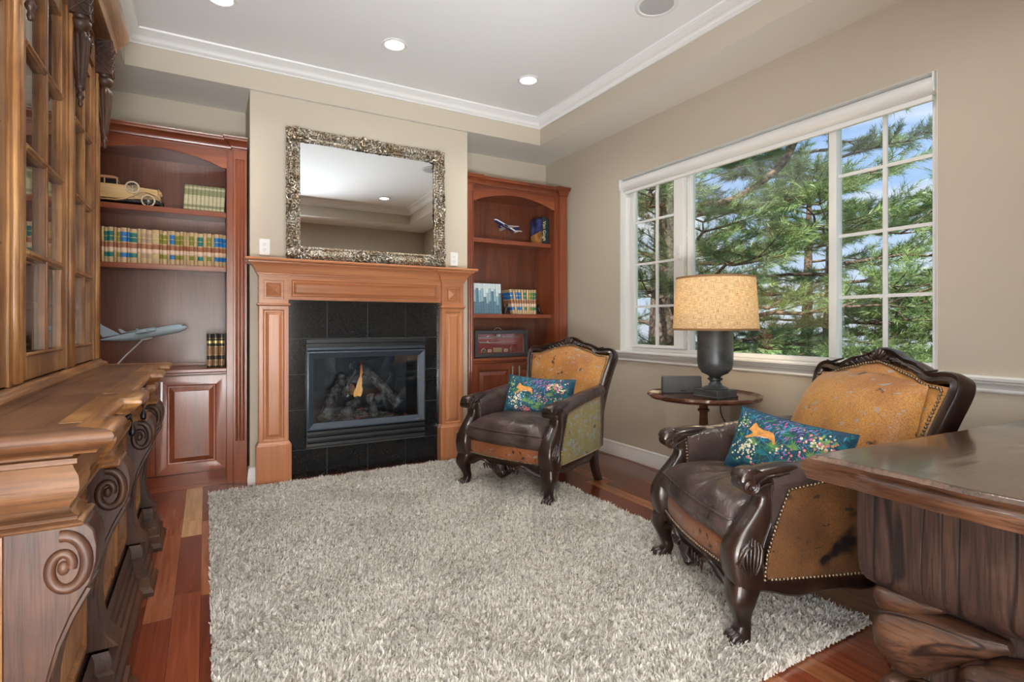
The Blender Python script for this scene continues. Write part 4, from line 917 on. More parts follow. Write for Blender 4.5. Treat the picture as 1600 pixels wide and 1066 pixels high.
    # ---------------- upper
    UF = -.47; ZT = 2.66
    q = MB(); q.box(XB, XB+.012, Y0, Y1, .9155, ZT); q.build('back_panel', M_hback, t, smooth=0)
    for a in (Y0, Y1-.022, 1.995, 2.70):
        q = MB(); q.box(XB+.012, UF, a, a+.022, .9155, ZT-.1); q.build('side_panel', O['z'] if a in (Y0, Y1-.022) else M_hback, t, bevel=.001)
    q = MB(); q.mould([(XB, Y0), (UF, Y0), (UF, Y1), (XB, Y1)], [(0, .9155), (.035, .9155), (.036, .923), (.028, .931), (.016, .936), (.010, .944), (0, .945)]); q.box(XB+.012, UF, Y0, Y1, .9156, .935); q.build('base_moulding', O['y'], t, smooth=40)
    stiles = [(1.335, 1.40), (1.95, 2.072), (2.655, 2.768), (3.232, 3.36)]
    for a, c in stiles:
        q = MB(); q.box(UF-.02, UF+.004, a, c, .945, 2.52); m_ = (a+c)/2; w_ = (c-a)
        q.tube([(UF+.006, a+w_*.30, .95), (UF+.006, a+w_*.30, 2.34)], .011, 8); q.tube([(UF+.006, a+w_*.72, .95), (UF+.006, a+w_*.72, 2.34)], .008, 8)
        st = q.build('stile', O['z'], t, bevel=.002, smooth=50)
        # lattice block + turned drop
        q = MB(); q.box(UF, -.402, m_-.036, m_+.036, 2.345, 2.515)
        for i in range(5):
            zz = 2.36+i*.034
            for s_ in (-1, 1):
                x0_, x1_ = UF+.004, -.406
                for yy in (m_-.037, m_+.037): q.tube([(x0_ if s_ > 0 else x1_, yy, zz-.01), (x1_ if s_ > 0 else x0_, yy, min(zz+.05, 2.512))], .0035, 5)
                q.tube([(-.401, m_-.034*s_, zz-.01), (-.401, m_+.034*s_, min(zz+.05, 2.512))], .0035, 5)
        q.build('lattice_block', D['z'], st, bevel=.001)
        q = MB()
        def fl(r, an, z): return r*(1+(.07*cos(an*14) if 2.08 < z < 2.27 else 0))
        q.lathe([(.001, 1.985), (.006, 1.988), (.009, 2.0), (.006, 2.012), (.012, 2.022), (.014, 2.03), (.009, 2.042), (.007, 2.05), (.015, 2.058), (.018, 2.066), (.016, 2.085), (.022, 2.14), (.028, 2.20), (.031, 2.25), (.030, 2.268), (.022, 2.276), (.018, 2.288), (.028, 2.298), (.036, 2.312), (.036, 2.326), (.026, 2.334), (.030, 2.345), (.001, 2.345)], (-.436, m_, 0), 56, fn=fl)
        q.build('turned_drop', D['z'], st, smooth=60)
    bays = [(1.40, 1.95), (2.072, 2.655), (2.768, 3.232)]
    for bi, (a, c) in enumerate(bays):
        X0, X1 = UF-.024, UF-.002
        q = MB(); sw = .062
        q.box(X0, X1, a+.003, a+sw, .948, 2.34); q.box(X0, X1, c-sw, c-.003, .948, 2.34); q.box(X0, X1, a+sw, c-sw, .948, 1.022); q.box(X0, X1, a+sw, c-sw, 2.278, 2.34)
        q.tube([(X1, a+sw, 1.026), (X1, c-sw, 1.026)], .007, 6)
        d = q.build('glazed_door', O['z'], t, bevel=.003)
        ym = (a+c)/2
        q = MB(); q.box(X0+.002, X1+.001, ym-.011, ym+.011, 1.022, 2.278)
        for z in (1.335, 1.656, 1.972):
            q.box(X0+.002, X1+.001, a+sw, c-sw, z-.013, z+.013); q.tube([(X1+.001, a+sw, z), (X1+.001, c-sw, z)], .007, 6)
        q.tube([(X1+.001, ym, 1.03), (X1+.001, ym, 2.27)], .006, 6)
        q.build('glazing_bars', O['z'], d, bevel=.002)
        q = MB(); q.box(X0+.004, X0+.007, a+sw-.004, c-sw+.004, 1.018, 2.282); q.build('glass_pane', M_cabglass, d, smooth=0)
        # carved frieze panel over the door
        q = MB(); q.box(UF-.02, UF-.004, a, c, 2.345, 2.515); q.rects((UF-.004, a+.01, 2.352), (0, 1, 0), (0, 0, 1), (1, 0, 0), [(0, 0), (.0, .010), (.014, .010), (.018, .0), (.02, 0)], c-a-.02, .155)
        fz_ = q.build('frieze_panel', O['y'], t, bevel=.001)
        q = MB(); random.seed(bi)
        for s_ in (-1, 1):
            for j in range(5):
                cx_ = ym+s_*(.025+.038*j); R_ = .026-.003*j; pts = []
                for i in range(14):
                    s = i/13; an = (pi if s_ > 0 else 0)+s_*s*4.6*(1 if j % 2 else -1); pts.append((UF+.002, cx_+R_*(1-.75*s)*cos(an), 2.43+R_*1.4*(1-.75*s)*sin(an)))
                q.tube(pts, [.007*(1-.5*i/13) for i in range(14)], 6)
        q.tube([(UF+.003, ym, 2.375), (UF+.006, ym, 2.41), (UF+.004, ym, 2.45), (UF+.002, ym, 2.49)], [.004, .014, .012, .003], 8)
        q.build('carved_foliage', D['y'], fz_, smooth=60)
    cpz = [(0, 2.510), (.066, 2.516), (.070, 2.524), (.070, 2.545), (.078, 2.556), (.096, 2.580), (.110, 2.610), (.116, 2.630), (.116, 2.648), (.104, 2.660), (0, 2.660)]
    q = MB(); q.mould([(XB, Y0), (UF, Y0), (UF, Y1), (XB, Y1)], cpz); q.box(XB, UF, Y0, Y1, 2.545, 2.66); q.build('cornice', O['y'], t, smooth=40)
    for z in (1.195, 1.62, 2.02):
        for a, c in ((Y0+.022, 1.995), (2.017, 2.70), (2.722, Y1-.022)):
            q = MB(); q.box(XB+.013, UF-.05, a+.001, c-.001, z-.018, z); q.build('shelf', M_hback, t, bevel=.002)
M_counter = wood('counter_oak_y', [(.085, .034, .015), (.16, .070, .030), (.25, .125, .060)], 'y', 6, .42, 12, .1, .05, pores=.35, blotch=(4, (.6, .5, .45)))
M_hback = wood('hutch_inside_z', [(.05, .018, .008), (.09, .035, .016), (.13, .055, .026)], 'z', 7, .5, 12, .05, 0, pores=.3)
hutch()
# glassware in the hutch
M_crys = mat('crystal_glass', (.85, .93, .95), .05, Transmission_Weight=.9, IOR=1.45)
M_pale = mat('pale_teal_box', (.45, .60, .60), .5); M_pink = mat('faded_rose_box', (.35, .20, .17), .6)
def vessel(name, x, y, z, prof, m, lab, cat):
    q = MB(); q.lathe(prof, (x, y, z), 20); o = q.build(name, m, smooth=60); tag(o, lab, cat, None)
    return o
DEC = [(.001, 0), (.034, 0), (.040, .01), (.042, .05), (.030, .075), (.011, .085), (.010, .10), (.016, .105), (.012, .108), (.018, .122), (.014, .135), (.001, .138)]
TUM = [(.001, 0), (.028, 0), (.032, .08), (.030, .08), (.026, .008), (.001, .008)]
vessel('decanter', -.62, 2.92, 1.1955, [(r*.9, z*.62) for r, z in DEC], M_crys, 'small crystal decanter on the lowest shelf of the far bay of the hutch', 'decanter')
vessel('decanter', -.60, 2.45, 1.1955, [(r*.8, z*.7) for r, z in DEC], M_crys, 'crystal decanter on the lowest shelf of the middle bay of the hutch', 'decanter')
vessel('glass_tumbler', -.60, 2.30, .9355, TUM, M_crys, 'glass tumbler on the hutch floor behind the middle door', 'tumbler')
vessel('glass_tumbler', -.63, 2.42, .9355, [(r, z*1.2) for r, z in TUM], M_crys, 'taller glass tumbler on the hutch floor behind the middle door', 'tumbler')
vessel('glass_tumbler', -.60, 1.75, .9355, [(r*1.1, z*1.1) for r, z in TUM], M_crys, 'glass tumbler behind the nearest hutch door', 'tumbler')
q = MB(); q.box(-.63, -.57, 2.53, 2.59, .9355, .975); tag(q.build('small_box', M_pale, bevel=.003), 'small pale teal box on the hutch floor behind the middle door', 'box')
q = MB(); q.box(-.70, -.62, 2.12, 2.24, .9355, 1.03); tag(q.build('small_box', M_pink, bevel=.003), 'faded rose box on the hutch floor behind the middle door', 'box')
# ================================================================== rustic desk
def rustic(name, cols, axis, sc, crackx, rough=.4, coat=.1):
    m = wood(name, cols, axis, sc, rough, 12, .14, coat, pores=.6, blotch=(5, (.5, .42, .4)))
    n = m.node_tree.nodes; l = m.node_tree.links; b = n['Principled BSDF']
    src = b.inputs['Base Color'].links[0].from_socket
    tt = n.new('ShaderNodeTexCoord'); mp = n.new('ShaderNodeMapping'); l.new(tt.outputs['Object'], mp.inputs[0]); s = [crackx]*3; s['xyz'.index(axis)] = crackx/14; mp.inputs['Scale'].default_value = s
    z = n.new('ShaderNodeTexNoise'); z.inputs['Scale'].default_value = 1; z.inputs['Detail'].default_value = 2; z.inputs['Distortion'].default_value = .3; l.new(mp.outputs[0], z.inputs[0])
    ma = n.new('ShaderNodeMath'); ma.operation = 'SUBTRACT'; l.new(z.outputs[0], ma.inputs[0]); ma.inputs[1].default_value = .5
    ab = n.new('ShaderNodeMath'); ab.operation = 'ABSOLUTE'; l.new(ma.outputs[0], ab.inputs[0])
    r = n.new('ShaderNodeValToRGB'); l.new(ab.outputs[0], r.inputs[0]); r.color_ramp.elements[0].position = .002; r.color_ramp.elements[0].color = (.10, .07, .06, 1); r.color_ramp.elements[1].position = .011
    x = n.new('ShaderNodeMix'); x.data_type = 'RGBA'; x.blend_type = 'MULTIPLY'; x.inputs[0].default_value = 1; l.new(src, x.inputs[6]); l.new(r.outputs[0], x.inputs[7]); l.new(x.outputs[2], b.inputs['Base Color'])
    bp = n.new('ShaderNodeBump'); bp.inputs['Strength'].default_value = .35; bp.inputs['Distance'].default_value = .003; l.new(r.outputs[0], bp.inputs['Height'])
    old = b.inputs['Normal'].links[0].from_socket; l.new(old, bp.inputs['Normal']); l.new(bp.outputs[0], b.inputs['Normal'])
    return m
DC = [(.028, .013, .009), (.062, .032, .022), (.115, .064, .044)]
M_desk = {a: rustic('rustic_oak_'+a, DC, a, 11, 7, .58, .0) for a in 'yz'}
M_desktop = [wood('rustic_top_x', [(.05, .026, .014), (.10, .054, .030), (.17, .096, .056)], 'x', 7, .2, 9, .15, .6, pores=.4, blotch=(4, (.55, .47, .43))), wood('rustic_edge_y', [(.035, .014, .008), (.085, .038, .020), (.18, .088, .046)], 'y', 14, .3, 7, .35, .35, pores=.55, blotch=(9, (.5, .42, .38)))]
M_carve = rustic('rustic_carving', [(.032, .013, .007), (.08, .035, .018), (.16, .078, .038)], 'y', 9, 6, rough=.4, coat=.12)
def desk():
    t = thing('rustic_desk', 'heavy rustic dark oak desk with thick live-edge top and carved base', 'desk', (2.15, .4, 0))
    x0, x1, y0, y1, z1, th = 1.388, 2.94, -.03, .845, .772, .062
    q = MB()
    # top: closed strip across profile around y with wavy edges
    prof = []
    NX = 60; NY = 50
    def edgewob(s, k): return .010*noise.noise(Vector((s*3.1, k, 0)))+.004*noise.noise(Vector((s*11, k, 2)))
    def P(u, v, side):
        """u,v in 0..1 over the plan"""
        x = x0+(x1-x0)*u; y = y0+(y1-y0)*v
        y += -(x-x0)*.06*v
        k = max(0, 1-u*14); x += edgewob(y, 1)*k*1.3
        k = max(0, (v-.92)/.08); y += edgewob(x, 5)*k
        return x, y
    rad = .012
    def top(u, v):
        x, y = P(u, v, 0); e = min(u*(x1-x0), (1-u)*(x1-x0), v*(y1-y0), (1-v)*(y1-y0)); d = rad*(1-min(1, e/rad)); z = z1-d*.8
        z += .0012*noise.noise(Vector((x*5, y*5, 0)))
        g = y-(.60+.05*noise.noise(Vector((x*2, 0, 1)))); 
        return (x, y, z-.002*math.exp(-(g/.004)**2))
    us = [0, .002, .005, .008, .012]+[.02+.98*i/NX for i in range(NX)]+[1]; us = sorted(set(us)); vs_ = sorted(set([0, .006, .014]+[.02+.95*i/NY for i in range(NY+1)]+[.98, .986, .992, .996, 1]))
    V = [top(u, v) for v in vs_ for u in us]; nu = len(us)
    q.add(V, [(j*nu+i, j*nu+i+1, (j+1)*nu+i+1, (j+1)*nu+i) for j in range(len(vs_)-1) for i in range(nu-1)])
    # sides
    per = [(u, 0) for u in us]+[(1, v) for v in vs_[1:]]+[(u, 1) for u in us[::-1][1:]]+[(0, v) for v in vs_[::-1][1:]]
    K = 9; rows = []; q.mi = 1
    cxm, cym = (x0+x1)/2, (y0+y1)/2
    for k in range(K+1):
        s = k/K; row = []
        for (u, v) in per:
            x, y, z = top(u, v); zz = z-(th-.008)*s
            bul = .008*sin(pi*min(1, s*1.05))+.004*noise.noise(Vector((x*7, y*7, s*3)))-.016*max(0, s-.8)/.2*0
            if v < .85 and u == 0: bul -= .012*math.exp(-((s-.22-.1*noise.noise(Vector((y*4, 0, 3))))/.10)**2)
            nx, ny = (-1 if u == 0 else 1 if u == 1 else 0), (-1 if v == 0 else 1 if v == 1 else 0)
            row.append((x+nx*bul*(s > 0), y+ny*bul*(s > 0), zz))
        rows.append(row)
    q.loft(rows[:], closed=True, caps=False)
    q.add(rows[-1], [tuple(range(len(per)))])
    q.build('desktop', M_desktop, t, smooth=50)
    # apron
    X0, X1, Y0, Y1 = 1.500, 2.82, .05, .79
    q = MB(); w = [(X0, Y0), (X0, Y1-.03), (X0+.008, Y1-.008), (X0+.03, Y1), (X1, Y1), (X1, Y0)]
    rings = []
    for z, ins in ((.707, 0), (.60, -.001), (.50, .0), (.465, .004), (.445, .014), (.433, .030)):
        rings.append([(x+(ins if x < 2 else -ins), y-(ins if y > .4 else -ins), z) for x, y in w])
    q.loft(rings); q.build('apron', M_desk['z'], t, bevel=.003)
    q = MB(); q.box(X0-.002, X0+.004, .10, .11, .46, .70) if 0 else None
    # pedestal core and carved leaves
    q = MB(); q.box(1.56, 2.76, .11, .73, .0, .436); q.build('pedestal', M_desk['z'], t, bevel=.01)
    q = MB(); q.box(1.50, 2.82, .05, .79, .0, .05); q.build('foot', M_desk['y'], t, bevel=.008)
    def leaf(a, c, r0, r1, bend=(0, 0, 0), sq=1):
        q = MB(); a, c, bnd = Vector(a), Vector(c), Vector(bend); N = 22; K = 22; rings = []
        d = (c-a).normalized(); A = d.cross(Vector((1, 0, 0))).normalized(); B = d.cross(A)
        for i in range(N+1):
            s = i/N; cc = a.lerp(c, s)+bnd*sin(pi*s); rr = (r0+(r1-r0)*s**1.1)*sqrt(max(.02, 1-(max(0, .22-s)/.22)**2))
            ring = []
            for k in range(K):
                an = 2*pi*k/K; rk = rr*(1+.05*sin(an*2+s*4)+.10*noise.noise(Vector((cos(an)*1.3, sin(an)*1.3, s*2+a.z*9)))+.10*max(0, cos(an-1.2))**6)
                ring.append(cc+A*rk*cos(an)+B*rk*sin(an)*sq)
            rings.append(ring)
        q.loft(rings); q.build('carved_leaf', M_carve, t, smooth=60)
    leaf((1.548, .750, .398), (1.540, .60, .432), .050, .008)
    leaf((1.560, .735, .285), (1.535, .475, .408), .100, .012, (0, 0, .012))
    leaf((1.560, .545, .215), (1.535, .235, .400), .122, .014, (0, 0, .02))
    leaf((1.565, .730, .105), (1.545, .44, .235), .104, .03)
    leaf((1.560, .330, .185), (1.535, .08, .38), .115, .02, (0, 0, .02))
    leaf((1.560, .42, .06), (1.545, .14, .17), .09, .03)
    leaf((1.66, .735, .30), (1.95, .735, .405), .085, .012)
    leaf((1.70, .735, .12), (2.05, .735, .25), .105, .02)
    leaf((1.98, .735, .25), (2.35, .735, .40), .10, .012)
    # butterfly crack with raised lip on the desktop
    return t
desk()
# ================================================================== carved armchairs
M_cw = wood('chair_carved_wood', [(.010, .005, .0035), (.022, .010, .007), (.055, .026, .015)], 'z', 9, .3, 8, .1, .4, pores=.3)
def leather(name, c1, c2, rough=.36):
    m, n, l, b = newmat(name); tt = n.new('ShaderNodeTexCoord')
    z = n.new('ShaderNodeTexNoise'); z.inputs['Scale'].default_value = 7; z.inputs['Detail'].default_value = 5; l.new(tt.outputs['Object'], z.inputs[0])
    r = n.new('ShaderNodeValToRGB'); l.new(z.outputs[0], r.inputs[0]); r.color_ramp.elements[0].position = .35; r.color_ramp.elements[0].color = (*c1, 1); r.color_ramp.elements[1].position = .68; r.color_ramp.elements[1].color = (*c2, 1)
    l.new(r.outputs[0], b.inputs['Base Color']); b.inputs['Roughness'].default_value = rough
    z1 = n.new('ShaderNodeTexVoronoi'); z1.inputs['Scale'].default_value = 220; l.new(tt.outputs['Object'], z1.inputs[0])
    z2 = n.new('ShaderNodeTexNoise'); z2.inputs['Scale'].default_value = 9; z2.inputs['Detail'].default_value = 3; z2.inputs['Distortion'].default_value = 1.5; l.new(tt.outputs['Object'], z2.inputs[0])
    b1 = n.new('ShaderNodeBump'); b1.inputs['Strength'].default_value = .12; b1.inputs['Distance'].default_value = .002; l.new(z1.outputs[0], b1.inputs['Height'])
    b2 = n.new('ShaderNodeBump'); b2.inputs['Strength'].default_value = .5; b2.inputs['Distance'].default_value = .02; l.new(z2.outputs[0], b2.inputs['Height']); l.new(b1.outputs[0], b2.inputs['Normal']); l.new(b2.outputs[0], b.inputs['Normal'])
    return m
M_lth = leather('brown_leather', (.040, .026, .023), (.095, .066, .060), .28)
def hide(name, base, base2, fleck, thr=.60, dark=(.03, .015, .01), dk=(15, .29)):
    """hair-on hide: mottled ground, smooth metallic flecks, dark burnt patches"""
    m, n, l, b = newmat(name); tt = n.new('ShaderNodeTexCoord')
    z = n.new('ShaderNodeTexNoise'); z.inputs['Scale'].default_value = 6; z.inputs['Detail'].default_value = 6; l.new(tt.outputs['Object'], z.inputs[0])
    r = n.new('ShaderNodeValToRGB'); l.new(z.outputs[0], r.inputs[0]); r.color_ramp.elements[0].position = .35; r.color_ramp.elements[0].color = (*base2, 1); r.color_ramp.elements[1].position = .62; r.color_ramp.elements[1].color = (*base, 1)
    zf = n.new('ShaderNodeTexNoise'); zf.inputs['Scale'].default_value = 190; zf.inputs['Detail'].default_value = 2; l.new(tt.outputs['Object'], zf.inputs[0])
    rf = n.new('ShaderNodeValToRGB'); l.new(zf.outputs[0], rf.inputs[0]); rf.color_ramp.elements[0].position = .3; rf.color_ramp.elements[0].color = (.55, .55, .55, 1); rf.color_ramp.elements[1].position = .6
    x0 = n.new('ShaderNodeMix'); x0.data_type = 'RGBA'; x0.blend_type = 'MULTIPLY'; x0.inputs[0].default_value = 1; l.new(r.outputs[0], x0.inputs[6]); l.new(rf.outputs[0], x0.inputs[7])
    mp = n.new('ShaderNodeMapping'); l.new(tt.outputs['Object'], mp.inputs[0]); mp.inputs['Scale'].default_value = (1, 1, 1.6)
    z2 = n.new('ShaderNodeTexNoise'); z2.inputs['Scale'].default_value = 26; z2.inputs['Detail'].default_value = 2; z2.inputs['Distortion'].default_value = .4; l.new(mp.outputs[0], z2.inputs[0])
    r2 = n.new('ShaderNodeValToRGB'); l.new(z2.outputs[0], r2.inputs[0]); r2.color_ramp.elements[0].position = thr; r2.color_ramp.elements[0].color = (0, 0, 0, 1); r2.color_ramp.elements[1].position = thr+.02
    x = n.new('ShaderNodeMix'); x.data_type = 'RGBA'; l.new(r2.outputs[0], x.inputs[0]); l.new(x0.outputs[2], x.inputs[6]); x.inputs[7].default_value = (*fleck, 1)
    z3 = n.new('ShaderNodeTexNoise'); z3.inputs['Scale'].default_value = dk[0]; z3.inputs['Detail'].default_value = 3; l.new(tt.outputs['Object'], z3.inputs[0])
    r3 = n.new('ShaderNodeValToRGB'); l.new(z3.outputs[0], r3.inputs[0]); r3.color_ramp.elements[0].position = dk[1]; r3.color_ramp.elements[0].color = (*dark, 1); r3.color_ramp.elements[1].position = dk[1]+.05
    x3 = n.new('ShaderNodeMix'); x3.data_type = 'RGBA'; x3.blend_type = 'MULTIPLY'; x3.inputs[0].default_value = 1; l.new(x.outputs[2], x3.inputs[6]); l.new(r3.outputs[0], x3.inputs[7]); l.new(x3.outputs[2], b.inputs['Base Color'])
    l.new(r2.outputs[0], b.inputs['Metallic']) if 0 else None
    b.inputs['Roughness'].default_value = .5; b.inputs['Sheen Weight'].default_value = .15
    bp = n.new('ShaderNodeBump'); bp.inputs['Strength'].default_value = .35; bp.inputs['Distance'].default_value = .003; l.new(zf.outputs[0], bp.inputs['Height']); l.new(bp.outputs[0], b.inputs['Normal'])
    return m
M_hide = hide('tan_hide', (.56, .26, .055), (.40, .155, .035), (.33, .28, .25), .64)
M_hide2 = hide('brown_hide', (.215, .092, .027), (.12, .048, .015), (.03, .02, .02), .68, dk=(4.5, .385))
M_hidesheen = hide('hide_window_sheen', (.33, .27, .09), (.25, .21, .06), (.22, .28, .34), .58)  # hide with window sheen mixed into its colour as olive and blue
M_hidefr = hide('rust_hide', (.33, .11, .035), (.20, .06, .02), (.22, .19, .19), .66)
M_nail = mat('antique_brass_nail', (.27, .20, .13), .35, .85)
def nails(q, pts, step=.0145, r=.0064, nrm=None):
    """domed nailheads at an even spacing along a polyline"""
    P = [Vector(p) for p in pts]; acc = 0; last = P[0]; q.sphere(P[0], r, 6, 4)
    for a, c in zip(P, P[1:]):
        d = (c-a).length; s = step-acc
        while s <= d: q.sphere(a.lerp(c, s/d), r, 6, 4); s += step
        acc = (d-(s-step)) if d > 0 else acc
def smoothpath(pts, n=8):
    """Catmull-Rom through points"""
    P = [Vector(p) for p in pts]; out = []
    for i in range(len(P)-1):
        p0, p1, p2, p3 = P[max(i-1, 0)], P[i], P[i+1], P[min(i+2, len(P)-1)]
        for k in range(n):
            t = k/n; out.append(.5*((2*p1)+(p2-p0)*t+(2*p0-5*p1+4*p2-p3)*t*t+(3*p1-p0-3*p2+p3)*t**3))
    out.append(P[-1]); return out
def interp(tab, x):
    if x <= tab[0][0]: return tab[0][1]
    for (a, va), (c, vc) in zip(tab, tab[1:]):
        if x <= c: return va+(vc-va)*(x-a)/(c-a)
    return tab[-1][1]
BACK_OUT = [(.325, .22), (.330, .34), (.338, .50), (.350, .64), (.368, .76), (.384, .84), (.388, .885), (.376, .918), (.345, .935), (.30, .936), (.262, .930), (.235, .934), (.205, .950), (.165, .966), (.115, .975), (.075, .992), (.04, 1.006), (0, 1.012)]
def backy(z): return .275+.19*max(0, (z-.30))/.70+.035*max(0, (z-.30)/.7)**2
def make_chair(label, loc, rz, side_hide, puff):
    t = thing('carved_armchair', label, 'armchair', loc, rz, 'pair of carved armchairs', world=False)
    C = M_cw
    # ---- cabriole front legs with paw feet
    for s in (-1, 1):
        st = smoothpath([(.335, -.335, .255), (.350, -.352, .20), (.357, -.362, .155), (.345, -.350, .10), (.338, -.342, .065), (.346, -.356, .035), (.352, -.366, .018)], 5)
        rr = [(.255, .048), (.22, .052), (.19, .050), (.155, .043), (.12, .033), (.09, .026), (.06, .025), (.04, .030), (.02, .034), (0, .030)][::-1]
        rings = []
        for p in st:
            r = interp(rr, p.z); sq = []
            for k in range(16):
                a = 2*pi*k/16; ca, sa = cos(a), sin(a); e = .5
                sq.append((s*p.x+r*abs(ca)**e*(1 if ca > 0 else -1), p.y+r*abs(sa)**e*(1 if sa > 0 else -1), p.z))
            rings.append(sq)
        q = MB(); q.loft(rings); lg = q.build('front_leg', C, t, smooth=60)
        q = MB(); 
        for k in (-1, 0, 1): q.tube([(s*(.352+k*.0)+k*.016, -.365, .040), (s*.352+k*.020, -.392, .032), (s*.352+k*.021, -.402, .014), (s*.352+k*.021, -.404, .002)], [.011, .013, .012, .008], 8)
        q.sphere((s*.352, -.372, .018), .033, 12, 8, sc=(1, 1, .55)); q.build('paw_foot', C, lg, smooth=60)
    # ---- raked back legs
    for s in (-1, 1):
        st = smoothpath([(.315, .27, .27), (.312, .275, .18), (.314, .29, .09), (.322, .325, .0)], 5); rings = []
        for p in st:
            r = .030-.006*(1-p.z/.27); rings.append([(s*p.x+a*r, p.y+c*r*1.15, p.z) for a, c in ((-1, -.7), (-.7, -1), (.7, -1), (1, -.7), (1, .7), (.7, 1), (-.7, 1), (-1, .7))])
        q = MB(); q.loft(rings); q.build('back_leg', C, t, smooth=40)
    # ---- serpentine apron, front and sides
    q = MB(); N = 60
    def fy(x): return -.355-.035*cos(pi*x/.72)
    def fb(x):
        u = abs(x)/.30; return .172-.012*cos(u*pi*2.0)-.042*math.exp(-(x/.075)**2)+.022*math.exp(-((abs(x)-.17)/.06)**2)
    rings = []
    for i in range(N+1):
        x = -.30+.60*i/N; y = fy(x); zb = fb(x)
        rings.append([(x, y+.028, zb+.004), (x, y-.004, zb), (x, y-.010, zb+.006), (x, y-.006, zb+.014), (x, y+.004, zb+.020), (x, y+.004, .213), (x, y-.004, .221), (x, y-.002, .231), (x, y+.006, .237), (x, y+.028, .237)])
    q.loft(rings); ap = q.build('front_apron', C, t, smooth=50)
    q = MB()
    for k in range(-4, 5):
        a = k*.30; q.tube([(0+.006*k, fy(0)-.008, .204), (sin(a)*.034, fy(0)-.016, .190-.030*cos(a)*.8), (sin(a)*.056, fy(0)-.010, .190-.052*cos(a))], [.004, .008, .005], 6)
    for s in (-1, 1):
        for j in range(4):
            x0 = s*(.05+.024*j); q.tube([(x0, fy(x0)-.008, .206-.002*j), (x0+s*.020, fy(x0)-.014, .190), (x0+s*.010, fy(x0)-.010, .172-.004*j)], [.003, .007, .003], 6)
    q.build('shell_carving', C, ap, smooth=60)
    for s in (-1, 1):
        q = MB(); rings = []
        for i in range(31):
            u = i/30; y = -.30+.56*u; x = s*(.372-.045*u+.012*sin(pi*u)); zb = .180+.012*cos(u*pi*4)-.012*math.exp(-((u-.5)/.12)**2)
            rings.append([(x-s*.03, y, zb), (x+s*.004, y, zb), (x+s*.010, y, zb+.008), (x+s*.003, y, zb+.018), (x+s*.003, y, .218), (x+s*.009, y, .226), (x+s*.002, y, .238), (x-s*.03, y, .240)])
        q.loft(rings); q.build('side_rail', C, t, smooth=50)
    # ---- seat deck and front hide border
    q = MB(); q.box(-.32, .32, -.30, .27, .235, .335); q.build('seat_deck', M_lth, t, bevel=.01)
    q = MB(); q.grid(lambda u, v: (-.315+.63*u, fy(-.315+.63*u)+.010+.006*v-.008*sin(pi*v), .234+.110*v), 30, 6)
    q.build('front_border', M_hidefr, t, smooth=70)
    q = MB(); nails(q, [(x, fy(x)-.0035, .2430) for x in [-.30+.6*i/40 for i in range(41)]]); q.build('nailhead_row', M_nail, t, smooth=80)
    # ---- arm posts with scroll
    for s in (-1, 1):
        st = smoothpath([(-.325, .205), (-.342, .255), (-.352, .310), (-.335, .370), (-.303, .425), (-.276, .478), (-.270, .520), (-.286, .556), (-.312, .582), (-.340, .586), (-.360, .568)], 5)
        wt = [(0, .052), (.1, .056), (.2, .054), (.35, .044), (.5, .036), (.62, .034), (.75, .036), (.85, .040), (1, .040)]
        tt_ = [(0, .055), (.1, .062), (.22, .062), (.35, .048), (.5, .034), (.62, .030), (.75, .034), (.85, .034), (.93, .030), (1, .020)]
        rings = []; n_ = len(st)
        for i, p in enumerate(st):
            f = i/(n_-1); d = (st[min(i+1, n_-1)]-st[max(i-1, 0)]); d = Vector((d[0], d[1])).normalized(); nx, nz = -d.y, d.x
            w, th = interp(wt, f), interp(tt_, f); cx = s*.345; ring = []
            for k in range(16):
                a = 2*pi*k/16; ca, sa = cos(a), sin(a); e = .48; A = w*abs(ca)**e*(1 if ca > 0 else -1); B = th*abs(sa)**e*(1 if sa > 0 else -1)
                ring.append((cx+A, p[0]+nx*B*-1, p[1]+nz*B*-1))
            rings.append(ring)
        q = MB(); q.loft(rings)
        # carved hand rest running back on top of the arm
        rs = []
        for i in range(13):
            u = i/12; y = -.325+.165*u; z = .577+.028*sin(u*pi*.55)+.004; w = .046*(1-.22*u**2); h_ = .034*(1-.40*u)
            rs.append([(s*.345+w*cos(2*pi*k/14), y, z+h_*sin(2*pi*k/14)) for k in range(14)])
        q.loft(rs)
        # scroll eye barrel
        q.tube([(s*.345-.042, -.338, .560), (s*.345+.042, -.338, .560)], .028, 16)
        for e_ in (2, 6): q.tube([rings[i_][e_] for i_ in range(2, len(rings)-8, 2)], .0055, 6)
        po = q.build('arm_post', C, t, smooth=60)
        q = MB()
        for sx in (s*.345-.0435, s*.345+.0435):
            for off, tr in ((1.0, .0045), (.72, .004)):
                pts = []
                for i in range(34):
                    u = i/33; an = .5-u*2*pi*1.35; R = .030*off*(1-.78*u); pts.append((sx, -.338+R*cos(an), .560+R*sin(an)))
                q.tube(pts, tr, 5)
            q.tube([(sx, -.312, .572), (sx, -.280, .592), (sx, -.24, .596), (sx, -.200, .604)], [.004, .006, .006, .003], 6)
            q.tube([(sx, -.318, .548), (sx, -.285, .566), (sx, -.25, .572), (sx, -.21, .585)], [.003, .005, .005, .003], 6)
        q.build('scroll_carving', C, po, smooth=60); q = MB()
        # acanthus leaf on the swell
        for k in range(-3, 4):
            b0 = s*.372+k*.004; q.tube([(b0, -.378+abs(k)*.003, .255), (b0+k*.005, -.408+abs(k)*.007, .300), (b0+k*.0085, -.388+abs(k)*.007, .350), (b0+k*.006, -.355+abs(k)*.006, .392-abs(k)*.010)], [.003, .0065, .0065, .003], 6)
        q.build('acanthus_carving', C, po, smooth=60); q = MB()
